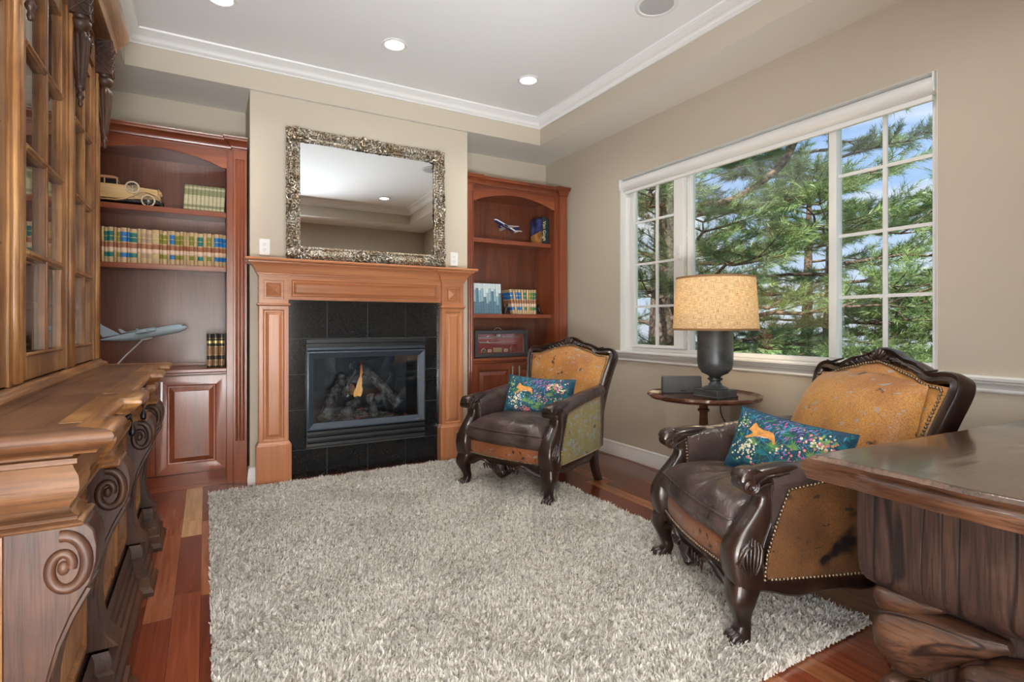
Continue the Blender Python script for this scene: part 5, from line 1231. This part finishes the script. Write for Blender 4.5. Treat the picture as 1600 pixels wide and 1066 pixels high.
        for k in range(-2, 4):
            q.tube([(s*.400, -.345+k*.006, .262), (s*.4025, -.350+k*.013, .300), (s*.399, -.345+k*.014, .345), (s*.390, -.335+k*.010, .385-abs(k)*.008)], [.003, .0065, .0065, .003], 6)
        q.build('acanthus_carving', C, po, smooth=60)
        # ---- leather arm: inside, rolled top
        def top(y): return .600+.075*((y+.30)/.62)+.012*sin(pi*(y+.30)/.62)
        rings = []
        for i in range(25):
            u = i/24; y = -.262+.627*u; zt = top(y); xo = .392-.040*u+.006*sin(pi*u); xi = .285-.025*u; xm = (xi+xo)/2+.006; R = .050
            prof = [(xi+.015, .30), (xi+.004, .42), (xi+.008, zt-.10), (xi-.002, zt-.065), (xi+.002, zt-.035), (xi+.018, zt-.012), (xm-.008, zt-.001), (xm+.016, zt), (xo-.006, zt-.010), (xo+.008, zt-.032), (xo+.008, zt-.055), (xo-.002, zt-.072), (xo-.006, .42), (xo-.012, .238), (xi+.02, .238)]
            rings.append([(s*a, y, z) for a, z in prof])
        q = MB(); q.loft(rings); q.build('padded_arm', M_lth, t, smooth=70)
        # ---- outside hide panel with nails
        def sp(u, v):
            zq = .262+.30*v; y0_ = interp([(.26, -.292), (.35, -.285), (.45, -.252), (.52, -.222), (.60, -.185)], zq); y = y0_+(.29-y0_)*u; zt = top(y)-.070; zz = .240+(zt-.240)*v; xo = .392-.040*(u*.87)+.006*sin(pi*u)
            return (s*(xo+.000+.010*sin(pi*v)*(.3+.7*sin(pi*u))), y, zz)
        q = MB(); q.grid(sp, 26, 18); q.build('side_panel', side_hide, t, smooth=80)
        def row(pts):
            q = MB(); nails(q, pts); q.build('nailhead_row', M_nail, t, smooth=80)
        row([(p[0]+s*.002, p[1], p[2]) for p in [sp(0, v/20) for v in range(21)]+[sp(u/30, 1) for u in range(1, 31)]+[sp(1, 1-v/20) for v in range(1, 21)]+[sp(1-u/30, 0) for u in range(1, 30)]])
        row([(s*a, -.266, z) for a, z in ((.290, .40), (.286, .46), (.290, .52), (.300, .565), (.320, .585), (.345, .592))])
    # ---- back frame
    out = smoothpath([(x, 0, z) for x, z in BACK_OUT], 4); full = [Vector((p.x, backy(p.z), p.z)) for p in out]+[Vector((-p.x, backy(p.z), p.z)) for p in out[::-1][1:]]
    q = MB(); rings = []; n_ = len(full)
    for i, p in enumerate(full):
        d = (full[min(i+1, n_-1)]-full[max(i-1, 0)]).normalized(); F_ = Vector((0, -1, .27)).normalized(); I = d.cross(F_).normalized()
        if I.dot(Vector((-p.x, 0, .62-p.z))) < 0: I = -I
        k = 1+.35*max(0, 1-abs(p.x)/.12)*(1 if p.z > .9 else 0); W_ = .046*k
        pr = [(0, -.055), (-.006, -.02), (-.004, .006), (.002, .014), (.010, .010), (.016, .006), (.026, .010), (.034, .016), (.040, .012), (W_/.046*.046, .002), (W_/.046*.046, -.05)]
        rings.append([p+I*(a*k)+F_*b_ for a, b_ in pr])
    q.loft(rings); bf = q.build('back_frame', C, t, smooth=50)
    q = MB()
    yc = backy(.985)-.022
    for k in range(-4, 5):
        a = k*.28; q.tube([(k*.004, yc+.004, .938), (sin(a)*.036, yc-.012, .945+.040*cos(a)), (sin(a)*.066, yc-.004, .945+.068*cos(a)-.004*abs(k))], [.004, .0095, .006], 6)
    for s in (-1, 1):
        for j in range(5):
            x0 = s*(.055+.030*j); z0 = interp([(0, .975), (.1, .955), (.2, .925)], abs(x0)); q.tube([(x0-s*.01, yc+.000, z0-.012), (x0+s*.012, yc-.010, z0+.010-.002*j), (x0+s*.034, yc-.004, z0+.006-.004*j)], [.003, .007, .003], 6)
        q.tube([(s*.30, backy(.925)-.024, .945), (s*.262, backy(.925)-.032, .936), (s*.235, backy(.93)-.026, .948), (s*.20, backy(.94)-.020, .958)], [.004, .007, .006, .003], 6)
    q.build('shell_crest', C, bf, smooth=60)
    # outside back
    q = MB()
    def topz(x): return interp([(0, .965), (.075, .95), (.12, .935), (.2, .915), (.26, .89), (.33, .885)], abs(x))
    def halfw(z): return interp([(.22, .29), (.34, .292), (.50, .298), (.64, .310), (.76, .326), (.84, .340), (.90, .340)], z)
    def bpan(b_, dep, e):
        def fn(u, v):
            z = .30+.62*v; hw = halfw(z); x = hw*(2*u-1); zt = topz(x); z = .30+(zt-.30)*v
            X_ = 2*u-1; edge = (1-abs(X_)**e)*(1-abs(2*v-1)**e); return (x, backy(z)-dep-b_*edge**.6, z-.27*0)
        return fn
    q.grid(bpan(-.02, -.045, 4), 20, 20); q.build('outside_back', M_hide2, t, smooth=80)
    q = MB(); q.grid(bpan(.065 if puff else .048, -.0, 3.2 if puff else 5), 34, 34); q.build('inside_back', M_hide, t, smooth=80)
    q = MB()
    pth = [(halfw(.42+.46*v/20)-.004, backy(.42+.46*v/20)-.026, .42+.46*v/20) for v in range(21)]
    tp = [(x, backy(topz(x))-.026, topz(x)-.006) for x in [.33-.66*i/40 for i in range(41)]]
    nails(q, pth+tp+[(-a, b_, c) for a, b_, c in pth[::-1]]); q.build('nailhead_row', M_nail, t, smooth=80)
    if puff:
        # loose-looking hide back pillow, pinched at the upper corners
        def pil(sgn):
            def fn(u, v):
                X_ = 2*u-1; Y_ = 2*v-1; k1 = sqrt(1-.30*Y_*Y_); k2 = sqrt(1-.34*X_*X_); cor = 1+.10*(abs(X_)*abs(Y_))**3
                x = .318*X_*k1*cor; zz = .650+.262*Y_*k2*cor
                th = .125*max(0, (1-X_**4)*(1-Y_**4))**.5+.006*noise.noise(Vector((x*7, zz*7, 0))); return (x, backy(zz)-.040-.030*(1-v)-sgn*th, zz)
            return fn
        q = MB(); q.grid(pil(1), 36, 30); q.grid(pil(-.35), 36, 30); q.build('back_pillow', M_hide, t, smooth=80)
    # ---- leather seat cushion
    q = MB(); NU, NV = 40, 36
    def cu(sgn):
        def fn(u, v):
            X_ = 2*u-1; y = -.372+.587*v+0*X_; hw = .300-.030*v; fr = -.022*cos(X_*pi/2)*(1-v); e = ((1-abs(X_)**5)*(1-abs(2*v-1)**5))**.45
            wr = .006*noise.noise(Vector((X_*2.5, v*7+X_, 3)))+.004*noise.noise(Vector((X_*7, v*3, 8)))
            if sgn > 0: z = .392+.078*e*(1+.10*(1-X_*X_))+wr*e
            else: z = .380-.052*e
            return (hw*X_*(1+.02*e), y+fr-.0*e, z)
        return fn
    q.grid(cu(1), NU, NV); q.grid(cu(-1), NU, NV)
    # boxing between top and bottom
    def bd(side):
        pass
    per = []
    for i in range(NU+1): per.append((i/NU, 0))
    for i in range(1, NV+1): per.append((1, i/NV))
    for i in range(1, NU+1): per.append((1-i/NU, 1))
    for i in range(1, NV): per.append((0, 1-i/NV))
    cb_ = []
    for k in range(7):
        w = k/6; row = []
        for u, v in per:
            x, y, _ = cu(1)(u, v); nx = (u-.5)*2 if u in (0, 1) else 0; ny = (v-.5)*2 if v in (0, 1) else 0; bu = .016*sin(pi*w)+.004*noise.noise(Vector((x*14, y*14, w*2)))
            row.append((x+nx*bu, y+ny*bu*1.2, .392-.092*w if ny <= 0 else .392-.06*w))
        cb_.append(row)
    q.v = []; q.f = []; q.m = []
    def ctop(u, v):
        p = cu(1)(u, v); return (p[0], p[1], p[2]+.026)
    q.grid(ctop, NU, NV)
    rows = []
    for k in range(9):
        w = k/8; row = []
        for u, v in per:
            x, y, _ = cu(1)(u, v); nx = 1 if u == 1 else -1 if u == 0 else 0; ny = 1 if v == 1 else -1 if v == 0 else 0; bu = .020*sin(pi*w*.9)-.028*w**3+.006*noise.noise(Vector((x*11, y*11, w*2.5)))*sin(pi*w)
            row.append((x+nx*bu*.6, y+ny*bu*1.1, .418-.100*w))
        rows.append(row)
    q.loft(rows, caps=False); q.add(rows[-1], [tuple(range(len(per)))])
    cs = q.build('seat_cushion', M_lth, t, smooth=80)
    q = MB(); q.tube([(x, y-.004, .419) for x, y, _ in [cu(1)(u, v) for u, v in per]], .0055, 6, closed=True); q.build('welt', M_lth, cs, smooth=80)
    return t
TH1 = math.atan2(-.92, .387); TH2 = math.atan2(-.914, -.405)
make_chair('carved armchair beside the fireplace, with flecked hide and olive-blue window sheen coloured into its side', (2.025, 3.205, 0), TH1, M_hidesheen, False)
make_chair('carved armchair in front of the desk, with brown hide side and plump back pillow', (2.09, 1.404, 0), TH2, M_hide2, True)
# ================================================================== jungle print cushions
def fab(n_, c, r=.7): return mat(n_, c, r, var=.25, vscale=50, bump=.15, bscale=500)
M_vel = fab('velvet_midnight', (.010, .060, .11)); PR = [fab('print_teal', (.01, .19, .24)), fab('print_green', (.03, .18, .07)), fab('print_leaf', (.16, .33, .09)), fab('print_pink', (.62, .16, .34)), fab('print_lilac', (.36, .18, .55)), fab('print_cream', (.78, .74, .50)), fab('print_coral', (.75, .27, .18)), fab('print_cat', (.66, .30, .07)), fab('print_sky', (.07, .28, .55)), fab('print_white', (.8, .76, .68))]
def cushion(label, Mx, w, h, th, seed):
    rnd = random.Random(seed)
    t = thing('throw_pillow', label, 'throw pillow', (0, 0, 0), 0, 'jungle print throw pillows', world=False); t.matrix_world = Mx
    def surf(X_, Y_, sgn=1, lift=0):
        e = max(0, (1-X_**4)*(1-Y_**4))**.5
        x = w/2*X_*(1-.045*(1-X_*X_)*0-.04*(1-Y_*Y_)*abs(X_)**3); y = h/2*Y_*(1-.10*(1-X_*X_)*abs(Y_)**3)
        return (x, y, sgn*(th/2*e+lift))
    q = MB(); q.grid(lambda u, v: surf(2*u-1, 2*v-1), 30, 22); q.grid(lambda u, v: surf(2*u-1, 2*v-1, -1), 30, 22)
    q.build('cover', M_vel, t, smooth=80)
    q = MB(); lv = [0]
    def poly(pts, mi):
        lv[0] += 1; L = .0006+.0000035*lv[0]
        P_ = []
        for x, y in pts:
            X_, Y_ = max(-.985, min(.985, x)), max(-.97, min(.97, y)); P_.append(surf(X_, Y_, 1, L))
        if len(P_) > 4:
            cx, cy = sum(p[0] for p in pts)/len(pts), sum(p[1] for p in pts)/len(pts); P_.append(surf(max(-.985, min(.985, cx)), max(-.97, min(.97, cy)), 1, L)); k = len(P_)-1
            q.add(P_, [(i, (i+1) % k, k) for i in range(k)], mi)
        else: q.add(P_, [tuple(range(len(P_)))], mi)
    A = w/h
    def blade(x, y, a, L, wd, mi):
        dx, dy = cos(a)*L/A, sin(a)*L; px, py = -sin(a)*wd/A, cos(a)*wd; poly([(x, y), (x+dx*.5+px, y+dy*.5+py), (x+dx, y+dy), (x+dx*.5-px, y+dy*.5-py)], mi)
    def dot(x, y, r, mi, n_=7): poly([(x+r/A*cos(2*pi*i/n_), y+r*sin(2*pi*i/n_)) for i in range(n_)], mi)
    for i in range(330): blade(rnd.uniform(-.95, .95), rnd.uniform(-.95, .85), rnd.uniform(.3, 2.8), rnd.uniform(.15, .42), rnd.uniform(.012, .03), rnd.choice((0, 0, 1, 8, 0, 1)))
    for i in range(16):
        x, y = rnd.uniform(-.9, .9), rnd.uniform(-.9, .5); mi = rnd.choice((1, 2, 0, 2))
        for k in range(9): blade(x, y, .35+2.4*k/8, rnd.uniform(.2, .34), .018, mi)
    for i in range(110): blade(.0+rnd.gauss(.05, .28), rnd.gauss(.55, .22), rnd.uniform(.2, 1.2), rnd.uniform(.08, .2), .014, rnd.choice((3, 4, 4, 8)))
    # spotted clumps of blossom
    for cx, cy, sx, sy, cols, k, r in ((-.62, -.30, .20, .28, (5, 9, 5), 70, .032), (.55, .42, .26, .24, (5, 6, 3, 2), 70, .040), (-.30, -.78, .26, .14, (6, 3), 34, .035), (.12, -.15, .26, .25, (6, 5, 3, 4), 42, .030), (.62, -.35, .22, .30, (3, 5, 6, 8), 40, .034), (-.80, .45, .12, .3, (2, 5, 2), 40, .026)):
        for i in range(k): dot(cx+rnd.gauss(0, sx*.55), cy+rnd.gauss(0, sy*.55), r*rnd.uniform(.6, 1.3), rnd.choice(cols))
    # running orange cat
    cat = [(-.66, .22), (-.62, .30), (-.60, .40), (-.565, .47), (-.53, .44), (-.50, .36), (-.40, .30), (-.28, .31), (-.20, .27), (-.165, .16), (-.13, -.02), (-.16, -.06), (-.20, .04), (-.26, .08), (-.36, .09), (-.46, .06), (-.54, .02), (-.66, -.08), (-.70, -.05), (-.60, .06), (-.56, .14)]
    def tri(pts, mi):
        lv[0] += 8; L = .0012+.0000035*lv[0]; q.add([surf(x, y, 1, L) for x, y in pts], [tuple(range(len(pts)))], mi)
    tri([(x-.0, y+.06) for x, y in cat], 7); tri([(-.46, .14), (-.36, .16), (-.28, .15), (-.36, .12)], 9)
    q.build('printed_pattern', PR, t, smooth=0, recalc=False)
    q = MB(); per = [(i/20*2-1, -1) for i in range(21)]+[(1, i/14*2-1) for i in range(1, 15)]+[(1-i/20*2, 1) for i in range(1, 21)]+[(-1, 1-i/14*2) for i in range(1, 14)]
    q.tube([surf(a, b_)[:2]+(0,) for a, b_ in per], .003, 5, closed=True); q.build('piping', M_vel, t, smooth=80)
def chair_pt(loc, rz, p): return Matrix.Translation(loc) @ Matrix.Rotation(rz, 4, 'Z') @ Matrix.Translation(p)
# stands on the seat, leaning on the back; local x to the chair's right, z of the cushion facing front
def place(loc, rz, x, y, z, tilt, yaw, roll): return chair_pt(loc, rz, (x, y, z)) @ Matrix.Rotation(yaw, 4, 'Z') @ Matrix.Rotation(radians(90)-tilt, 4, 'X') @ Matrix.Rotation(roll, 4, 'Z')
cushion('blue jungle print cushion with orange cat on the armchair beside the fireplace', place((2.025, 3.205, 0), TH1, .0, .045, .598, radians(20), radians(20), radians(-3)), .50, .29, .12, 3)
cushion('blue jungle print cushion with orange cat on the armchair in front of the desk', place((2.09, 1.404, 0), TH2, .07, .0, .600, radians(22), radians(38), radians(-8)), .46, .27, .11, 8)
# ================================================================== pedestal table
tx, ty, tz = 2.672, 2.285, .682
t = thing('side_table', 'round piecrust pedestal side table between the two armchairs', 'side table', (tx, ty, 0))
M_mah = wood('mahogany', [(.045, .014, .008), (.10, .032, .018), (.19, .07, .036)], 'x', 6, .22, 10, .05, .5, pores=.25)
def pie(r, a, z): return r*(1+.012*cos(a*16)*(max(0, (r-.25)/.09))) if r > .25 else r
q = MB(); q.lathe([(.001, tz-.030), (.20, tz-.030), (.30, tz-.026), (.326, tz-.018), (.336, tz-.006), (.334, tz+.006), (.328, tz+.009), (.320, tz+.006), (.312, tz-.004), (.300, tz-.007), (.001, tz-.007)], (tx, ty, 0), 160, fn=pie); q.build('table_top', M_mah, t, smooth=40)
q = MB(); q.lathe([(.001, .16), (.030, .165), (.048, .185), (.052, .21), (.040, .235), (.026, .25), (.022, .27), (.030, .285), (.034, .33), (.031, .42), (.027, .50), (.024, .56), (.026, .575), (.036, .582), (.036, .592), (.026, .598), (.028, .615), (.046, .635), (.052, .652), (.001, .652)], (tx, ty, 0), 32); q.build('pedestal', M_mah, t, smooth=50)
q = MB(); q.box(tx-.10, tx+.10, ty-.055, ty+.055, .645, .653); q.build('block', M_mah, t, bevel=.006)
for k in range(3):
    a = radians(150+120*k); st = smoothpath([(.02, .215), (.08, .225), (.15, .175), (.20, .085), (.245, .035), (.285, .028)], 5)
    q = MB(); q.tube([(tx+p[0]*cos(a), ty+p[0]*sin(a), p[1]) for p in [(v.x, v.y) for v in [Vector((b_[0], b_[1], 0)) for b_ in st]]], [.027-.014*i/(len(st)-1) for i in range(len(st))], 10, flat=.8); q.sphere((tx+.29*cos(a), ty+.29*sin(a), .018), .020, 10, 8, sc=(1.3, 1.3, .85)); q.build('leg', M_mah, t, smooth=60)
ztop = tz-.0068
# ---- lamp
M_urn = mat('dark_pewter', (.10, .11, .115), .42, .55, bump=.12, bscale=30, var=.4, vscale=12)
lx, ly = 2.70, 2.222
t = thing('table_lamp', 'dark urn table lamp with burlap drum shade on the round side table', 'lamp', (lx, ly, ztop))
q = MB(); q.box(lx-.088, lx+.088, ly-.088, ly+.088, ztop, ztop+.046); q.box(lx-.094, lx+.094, ly-.094, ly+.094, ztop, ztop+.010); q.build('plinth', M_urn, t, bevel=.002)
q = MB(); z0 = ztop+.046
q.lathe([(.001, 0), (.075, 0), (.078, .006), (.066, .014), (.044, .022), (.032, .040), (.030, .050), (.044, .058), (.044, .066), (.032, .072), (.040, .082), (.078, .100), (.098, .130), (.104, .165), (.104, .360), (.107, .365), (.107, .378), (.098, .382), (.03, .384), (.001, .384)], (lx, ly, z0), 44); q.build('urn', M_urn, t, smooth=50)
zs0, zs1 = 1.082, 1.402
q = MB(); q.tube([(lx, ly, z0+.38), (lx, ly, zs1-.02)], .005, 8); q.lathe([(.016, z0+.384), (.018, z0+.41), (.016, z0+.44), (.001, z0+.445)], (lx, ly, 0), 16)
for k in range(3): a = 2*pi*k/3; q.tube([(lx, ly, zs1-.022), (lx+.232*cos(a), ly+.232*sin(a), zs1-.012)], .002, 5)
q.build('fitting', M_steel, t, smooth=60)
m = bpy.data.materials.new('burlap'); m.use_nodes = True; n = m.node_tree.nodes; l = m.node_tree.links; n.clear()
o_ = n.new('ShaderNodeOutputMaterial'); tt = n.new('ShaderNodeTexCoord')
df = n.new('ShaderNodeBsdfDiffuse'); tl = n.new('ShaderNodeBsdfTranslucent'); x = n.new('ShaderNodeMixShader'); x.inputs[0].default_value = .5
sp_ = n.new('ShaderNodeSeparateXYZ'); l.new(tt.outputs['Object'], sp_.inputs[0]); at = n.new('ShaderNodeMath'); at.operation = 'ARCTAN2'; l.new(sp_.outputs[1], at.inputs[0]); l.new(sp_.outputs[0], at.inputs[1])
cb = n.new('ShaderNodeCombineXYZ'); ml = n.new('ShaderNodeMath'); ml.operation = 'MULTIPLY'; ml.inputs[1].default_value = .25; l.new(at.outputs[0], ml.inputs[0]); l.new(ml.outputs[0], cb.inputs[0]); l.new(sp_.outputs[2], cb.inputs[1])
fac = None
for sc_ in ((420, 28, 1), (28, 420, 1)):
    mp = n.new('ShaderNodeMapping'); mp.inputs['Scale'].default_value = sc_; l.new(cb.outputs[0], mp.inputs[0]); z = n.new('ShaderNodeTexNoise'); z.inputs['Scale'].default_value = 1; z.inputs['Detail'].default_value = 1; l.new(mp.outputs[0], z.inputs[0])
    if fac is None: fac = z.outputs[0]
    else:
        ad = n.new('ShaderNodeMath'); ad.operation = 'ADD'; l.new(fac, ad.inputs[0]); l.new(z.outputs[0], ad.inputs[1]); fac = ad.outputs[0]
r = n.new('ShaderNodeValToRGB'); hf = n.new('ShaderNodeMath'); hf.operation = 'MULTIPLY'; hf.inputs[1].default_value = .5; l.new(fac, hf.inputs[0]); l.new(hf.outputs[0], r.inputs[0]); r.color_ramp.elements[0].position = .40; r.color_ramp.elements[0].color = (.52, .38, .22, 1); r.color_ramp.elements[1].position = .58; r.color_ramp.elements[1].color = (.88, .78, .58, 1)
l.new(r.outputs[0], df.inputs[0]); l.new(r.outputs[0], tl.inputs[0]); l.new(df.outputs[0], x.inputs[1]); l.new(tl.outputs[0], x.inputs[2]); l.new(x.outputs[0], o_.inputs[0]); M_burlap = m
q = MB(); q.lathe([(.249, zs0), (.228, zs1), (.226, zs1), (.247, zs0)], (lx, ly, 0), 72, caps=False); q.f += [tuple(i+3*72 if k > 1 else i for i, k in ()) ][:0]
q.build('lamp_shade', M_burlap, t, smooth=50)
M_rim = mat('shade_rim', (.28, .15, .06), .7)
for z, r_ in ((zs0+.004, .2495), (zs1-.004, .2285)):
    q = MB(); q.lathe([(r_-.001, z-.006), (r_+.0015, z-.006), (r_+.0015, z+.006), (r_-.001, z+.006)], (lx, ly, 0), 72, caps=False); q.build('shade_trim', M_rim if z > 1.2 else MATS['shade_rim'], t, smooth=40)
q = MB(); q.sphere((lx, ly, 1.21), .032, 14, 10, sc=(1, 1, 1.2)); q.build('bulb', M_lampdisc, t)
light('POINT', 'lamp_bulb_light', (lx, ly, 1.27), 7.5, (1, .80, .52), shadow_soft_size=.045)
# ---- speaker, coaster, cable
M_grl = mat('grey_speaker_cloth', (.10, .105, .11), .55, .2, bump=.3, bscale=900)
sx, sy = 2.66, 2.452
t = thing('tabletop_speaker', 'slim dark grey rectangular speaker behind the lamp on the round table', 'speaker', (sx, sy, ztop), radians(-28), world=False)
q = MB(); q.prism([(-.034, 0), (.034, 0), (.020, .108), (-.016, .108)], 'x', -.125, .125); q.build('body', M_grl, t, bevel=.005, segs=3)
q = MB(); q.box(-.018, .018, -.0335, -.0310, .014, .022); q.build('control_strip', M_black, t)
q = MB(); q.box(-.036, .036, -.03, .03, 0, .014); o = q.build('coaster_box', mat('birch_box', (.56, .44, .30), .5), bevel=.003); o.location = (2.497, 2.52, ztop); o.rotation_euler = (0, 0, .4); tag(o, 'small flat pale wooden box at the left edge of the round table', 'box')
q = MB(); q.tube(smoothpath([(2.79, 2.25, .64), (2.80, 2.26, .56), (2.83, 2.22, .47), (2.87, 2.14, .40), (2.90, 2.05, .37), (2.93, 2.0, .39), (2.94, 2.04, .415), (2.91, 2.09, .40), (2.93, 2.02, .37), (2.98, 1.98, .35), (3.012, 1.96, .36)], 6), .0035, 6); q.tube(smoothpath([(2.76, 2.12, .66), (2.775, 2.30, .645), (2.79, 2.25, .64)], 5), .0035, 6); o = q.build('power_cord', M_black, smooth=80); tag(o, 'black lamp cord hanging under the round table towards the wall', 'cord')
q = MB(); q.tube(smoothpath([(2.72, 2.48, .672), (2.78, 2.40, .60), (2.76, 2.36, .45), (2.74, 2.38, .25), (2.85, 2.45, .01), (2.95, 2.9, .006), (3.0, 3.3, .006), (2.97, 3.7, .006)], 6), .0022, 6); o = q.build('speaker_cord', mat('brown_cord', (.16, .08, .05), .5), smooth=80); tag(o, 'thin brown cord from the table speaker running along the baseboard', 'cord')
# ================================================================== outside
M_lawn = mat('lawn', (.16, .26, .06), .95, var=.45, vscale=1.2)
b = MB(); b.box(XR+.17, 90, -60, 70, -2.6, -2.5); struct(b, 'ground_outside', M_lawn, smooth=0)
M_barkp = bark('pine_bark', (.26, .18, .13))
def needlemat(name, c1, c2):
    m, n, l, b = newmat(name); tt = n.new('ShaderNodeTexCoord'); z = n.new('ShaderNodeTexNoise'); z.inputs['Scale'].default_value = 2.2; z.inputs['Detail'].default_value = 6; l.new(tt.outputs['Object'], z.inputs[0])
    r = n.new('ShaderNodeValToRGB'); l.new(z.outputs[0], r.inputs[0]); r.color_ramp.elements[0].position = .36; r.color_ramp.elements[0].color = (*c1, 1); r.color_ramp.elements[1].position = .66; r.color_ramp.elements[1].color = (*c2, 1)
    l.new(r.outputs[0], b.inputs['Base Color']); b.inputs['Roughness'].default_value = .42; b.inputs['Specular IOR Level'].default_value = .7
    return m
M_needle = needlemat('pine_needles', (.09, .16, .05), (.30, .42, .15))
def rawmesh(name, V, F3, mats, parent=None):
    me = bpy.data.meshes.new(name); me.vertices.add(len(V)); me.vertices.foreach_set('co', np.asarray(V, dtype=np.float32).reshape(-1)); nf = len(F3)
    me.loops.add(nf*3); me.loops.foreach_set('vertex_index', np.asarray(F3, dtype=np.int32).reshape(-1)); me.polygons.add(nf); me.polygons.foreach_set('loop_start', np.arange(0, nf*3, 3, dtype=np.int32)); me.polygons.foreach_set('loop_total', np.full(nf, 3, dtype=np.int32))
    me.materials.append(mats); me.update(calc_edges=True); o = bpy.data.objects.new(name, me); COL.objects.link(o)
    if parent: o.parent = parent
    return o
def pine(label, base, h, r0, seed, zlow, nb, reach, ntw=11, spn=34, nl=.085, lean=(0, 0), ang=None, droop=.12, nw=.0022, group=None, cull=None, limbs=()):
    rng = np.random.default_rng(seed); rnd = random.Random(seed)
    t = thing('pine_tree', label, 'tree', base, 0, group, world=False)
    q = MB(); pts = []; rad = []
    for i in range(26):
        s = i/25; pts.append((lean[0]*s*h+.05*sin(s*5+seed), lean[1]*s*h+.05*cos(s*4), h*s)); rad.append(r0*(1-.85*s)*(1+.06*noise.noise(Vector((s*30, seed, 0)))))
    q.tube(pts, rad, 14); q.build('trunk', M_barkp, t, smooth=70)
    bq = MB(); tips = []
    for k in range(nb):
        z = zlow+(h*.97-zlow)*(k/nb)**1.05; a = (rnd.uniform(0, 2*pi) if ang is None else rnd.uniform(*ang)); L = reach*(1-.72*(z/h))*rnd.uniform(.7, 1.15)
        if cos(a) < -.05: L = min(L, (base[0]-XR-.75)/-cos(a))
        s0 = z/h; p0 = Vector((lean[0]*z, lean[1]*z, z)); d = Vector((cos(a), sin(a), 0)); P_ = [p0]; r_ = r0*.20*(1-.5*s0)
        for j in range(1, 9):
            u = j/8; P_.append(p0+d*(L*u)+Vector((0, 0, L*(.10*u-droop*u*u+.10*u**4)))+Vector((rnd.uniform(-1, 1), rnd.uniform(-1, 1), rnd.uniform(-1, 1)))*.045*L*u)
        bq.tube(P_, [max(.005, r_*(1-.85*j/8)) for j in range(9)], 6)
        side = Vector((-d.y, d.x, 0))
        for j in range(2, 9):
            for w in range(2 if j < 8 else 3):
                sg = 1 if w == 0 else -1 if w == 1 else 0; l2 = L*(.34*(1-.55*j/8)+.06)*rnd.uniform(.6, 1.2); dd = (d*rnd.uniform(.5, .9)+side*sg*rnd.uniform(.6, 1)+Vector((0, 0, rnd.uniform(-.15, .35)))).normalized()
                e0 = P_[j]; T = [e0+dd*(l2*m_/4)+Vector((0, 0, .10*l2*(m_/4)**2)) for m_ in range(5)]; bq.tube(T, [.010*(1-.2*m_) for m_ in range(5)], 4)
                for m_ in range(ntw):
                    f = .12+.88*(m_+rnd.random())/ntw; i0 = min(3, int(f*4)); c = T[i0].lerp(T[i0+1], f*4-i0); dv = (dd*rnd.uniform(.5, 1)+Vector((rnd.uniform(-1, 1), rnd.uniform(-1, 1), rnd.uniform(-.3, .9)))*.65).normalized(); tips.append((c, dv, rnd.uniform(.10, .22)))
    for L_ in limbs: bq.tube(smoothpath([(p[0]-base[0], p[1]-base[1], p[2]-base[2]) for p in L_[0]], 5), [L_[1]*(1-.5*i/(5*(len(L_[0])-1))) for i in range(5*(len(L_[0])-1)+1)], 8)
    bq.build('branches', M_barkp, t, smooth=70)
    Cn = np.array([tuple(c) for c, _, _ in tips]); Dn = np.array([tuple(d) for _, d, _ in tips]); Ln = np.array([l_ for _, _, l_ in tips])
    if cull is not None:
        keep = cull(Cn+np.array(base)); Cn, Dn, Ln = Cn[keep], Dn[keep], Ln[keep]
    n_ = len(Cn); S_ = spn
    C = np.repeat(Cn, S_, 0); D = np.repeat(Dn, S_, 0); L = np.repeat(Ln, S_, 0); f = np.tile(np.linspace(.1, 1, S_), n_)
    o = C+D*(L*f)[:, None]; rv = rng.normal(size=(n_*S_, 3)); rv -= D*np.sum(rv*D, 1)[:, None]; rv /= np.linalg.norm(rv, axis=1)[:, None]+1e-9
    nd = D*.75+rv*(.95-.55*f)[:, None]; nd /= np.linalg.norm(nd, axis=1)[:, None]; ln = nl*rng.uniform(.7, 1.2, n_*S_)
    wv = np.cross(nd, rng.normal(size=nd.shape)); wv /= np.linalg.norm(wv, axis=1)[:, None]+1e-9
    V = np.stack([o-wv*nw, o+wv*nw, o+nd*ln[:, None]], 1).reshape(-1, 3); F = np.arange(len(V)).reshape(-1, 3)
    rawmesh('needles', V, F, M_needle, t)
    return n_*S_
def vis(P_):
    """keep foliage that the window can show, with a margin for other viewpoints"""
    x, y = P_[:, 0], P_[:, 1]; return (x > XR+.5) & (y > .2) & (y < 14) & (P_[:, 2] > -2.5) & (P_[:, 2] < 7.5)
# big pine beyond the left sash: its trunk stands behind the left panes
cnt = pine('large pine with a thick rough trunk seen through the left window sash', (5.35, 5.28, -2.5), 9.5, .27, 5, 1.9, 62, 3.9, ang=(-2.6, 1.3), cull=vis, nw=.0026, group='pine trees outside the window')
cnt += pine('tall pine whose boughs fill the middle of the window', (7.6, 4.3, -2.5), 8.4, .19, 12, 1.0, 50, 3.3, cull=vis, nw=.0030, ntw=9, group='pine trees outside the window', limbs=[([(7.6, 4.3, 4.9), (6.6, 3.9, 4.3), (5.75, 3.60, 3.35), (5.66, 3.68, 3.0), (5.5, 3.8, 2.78), (5.16, 3.96, 2.53), (4.8, 4.15, 2.44)], .06)])
cnt += pine('pine with bright sunlit boughs behind the right window panes', (7.9, 2.3, -2.5), 5.3, .15, 21, .8, 40, 2.9, cull=vis, nw=.0030, ntw=9, group='pine trees outside the window')
cnt += pine('shorter pine far back between the others', (10.5, 6.4, -2.5), 6.6, .2, 33, .8, 34, 3.4, cull=vis, nw=.0045, ntw=7, spn=24, nl=.12, group='pine trees outside the window')
print('needles', cnt)
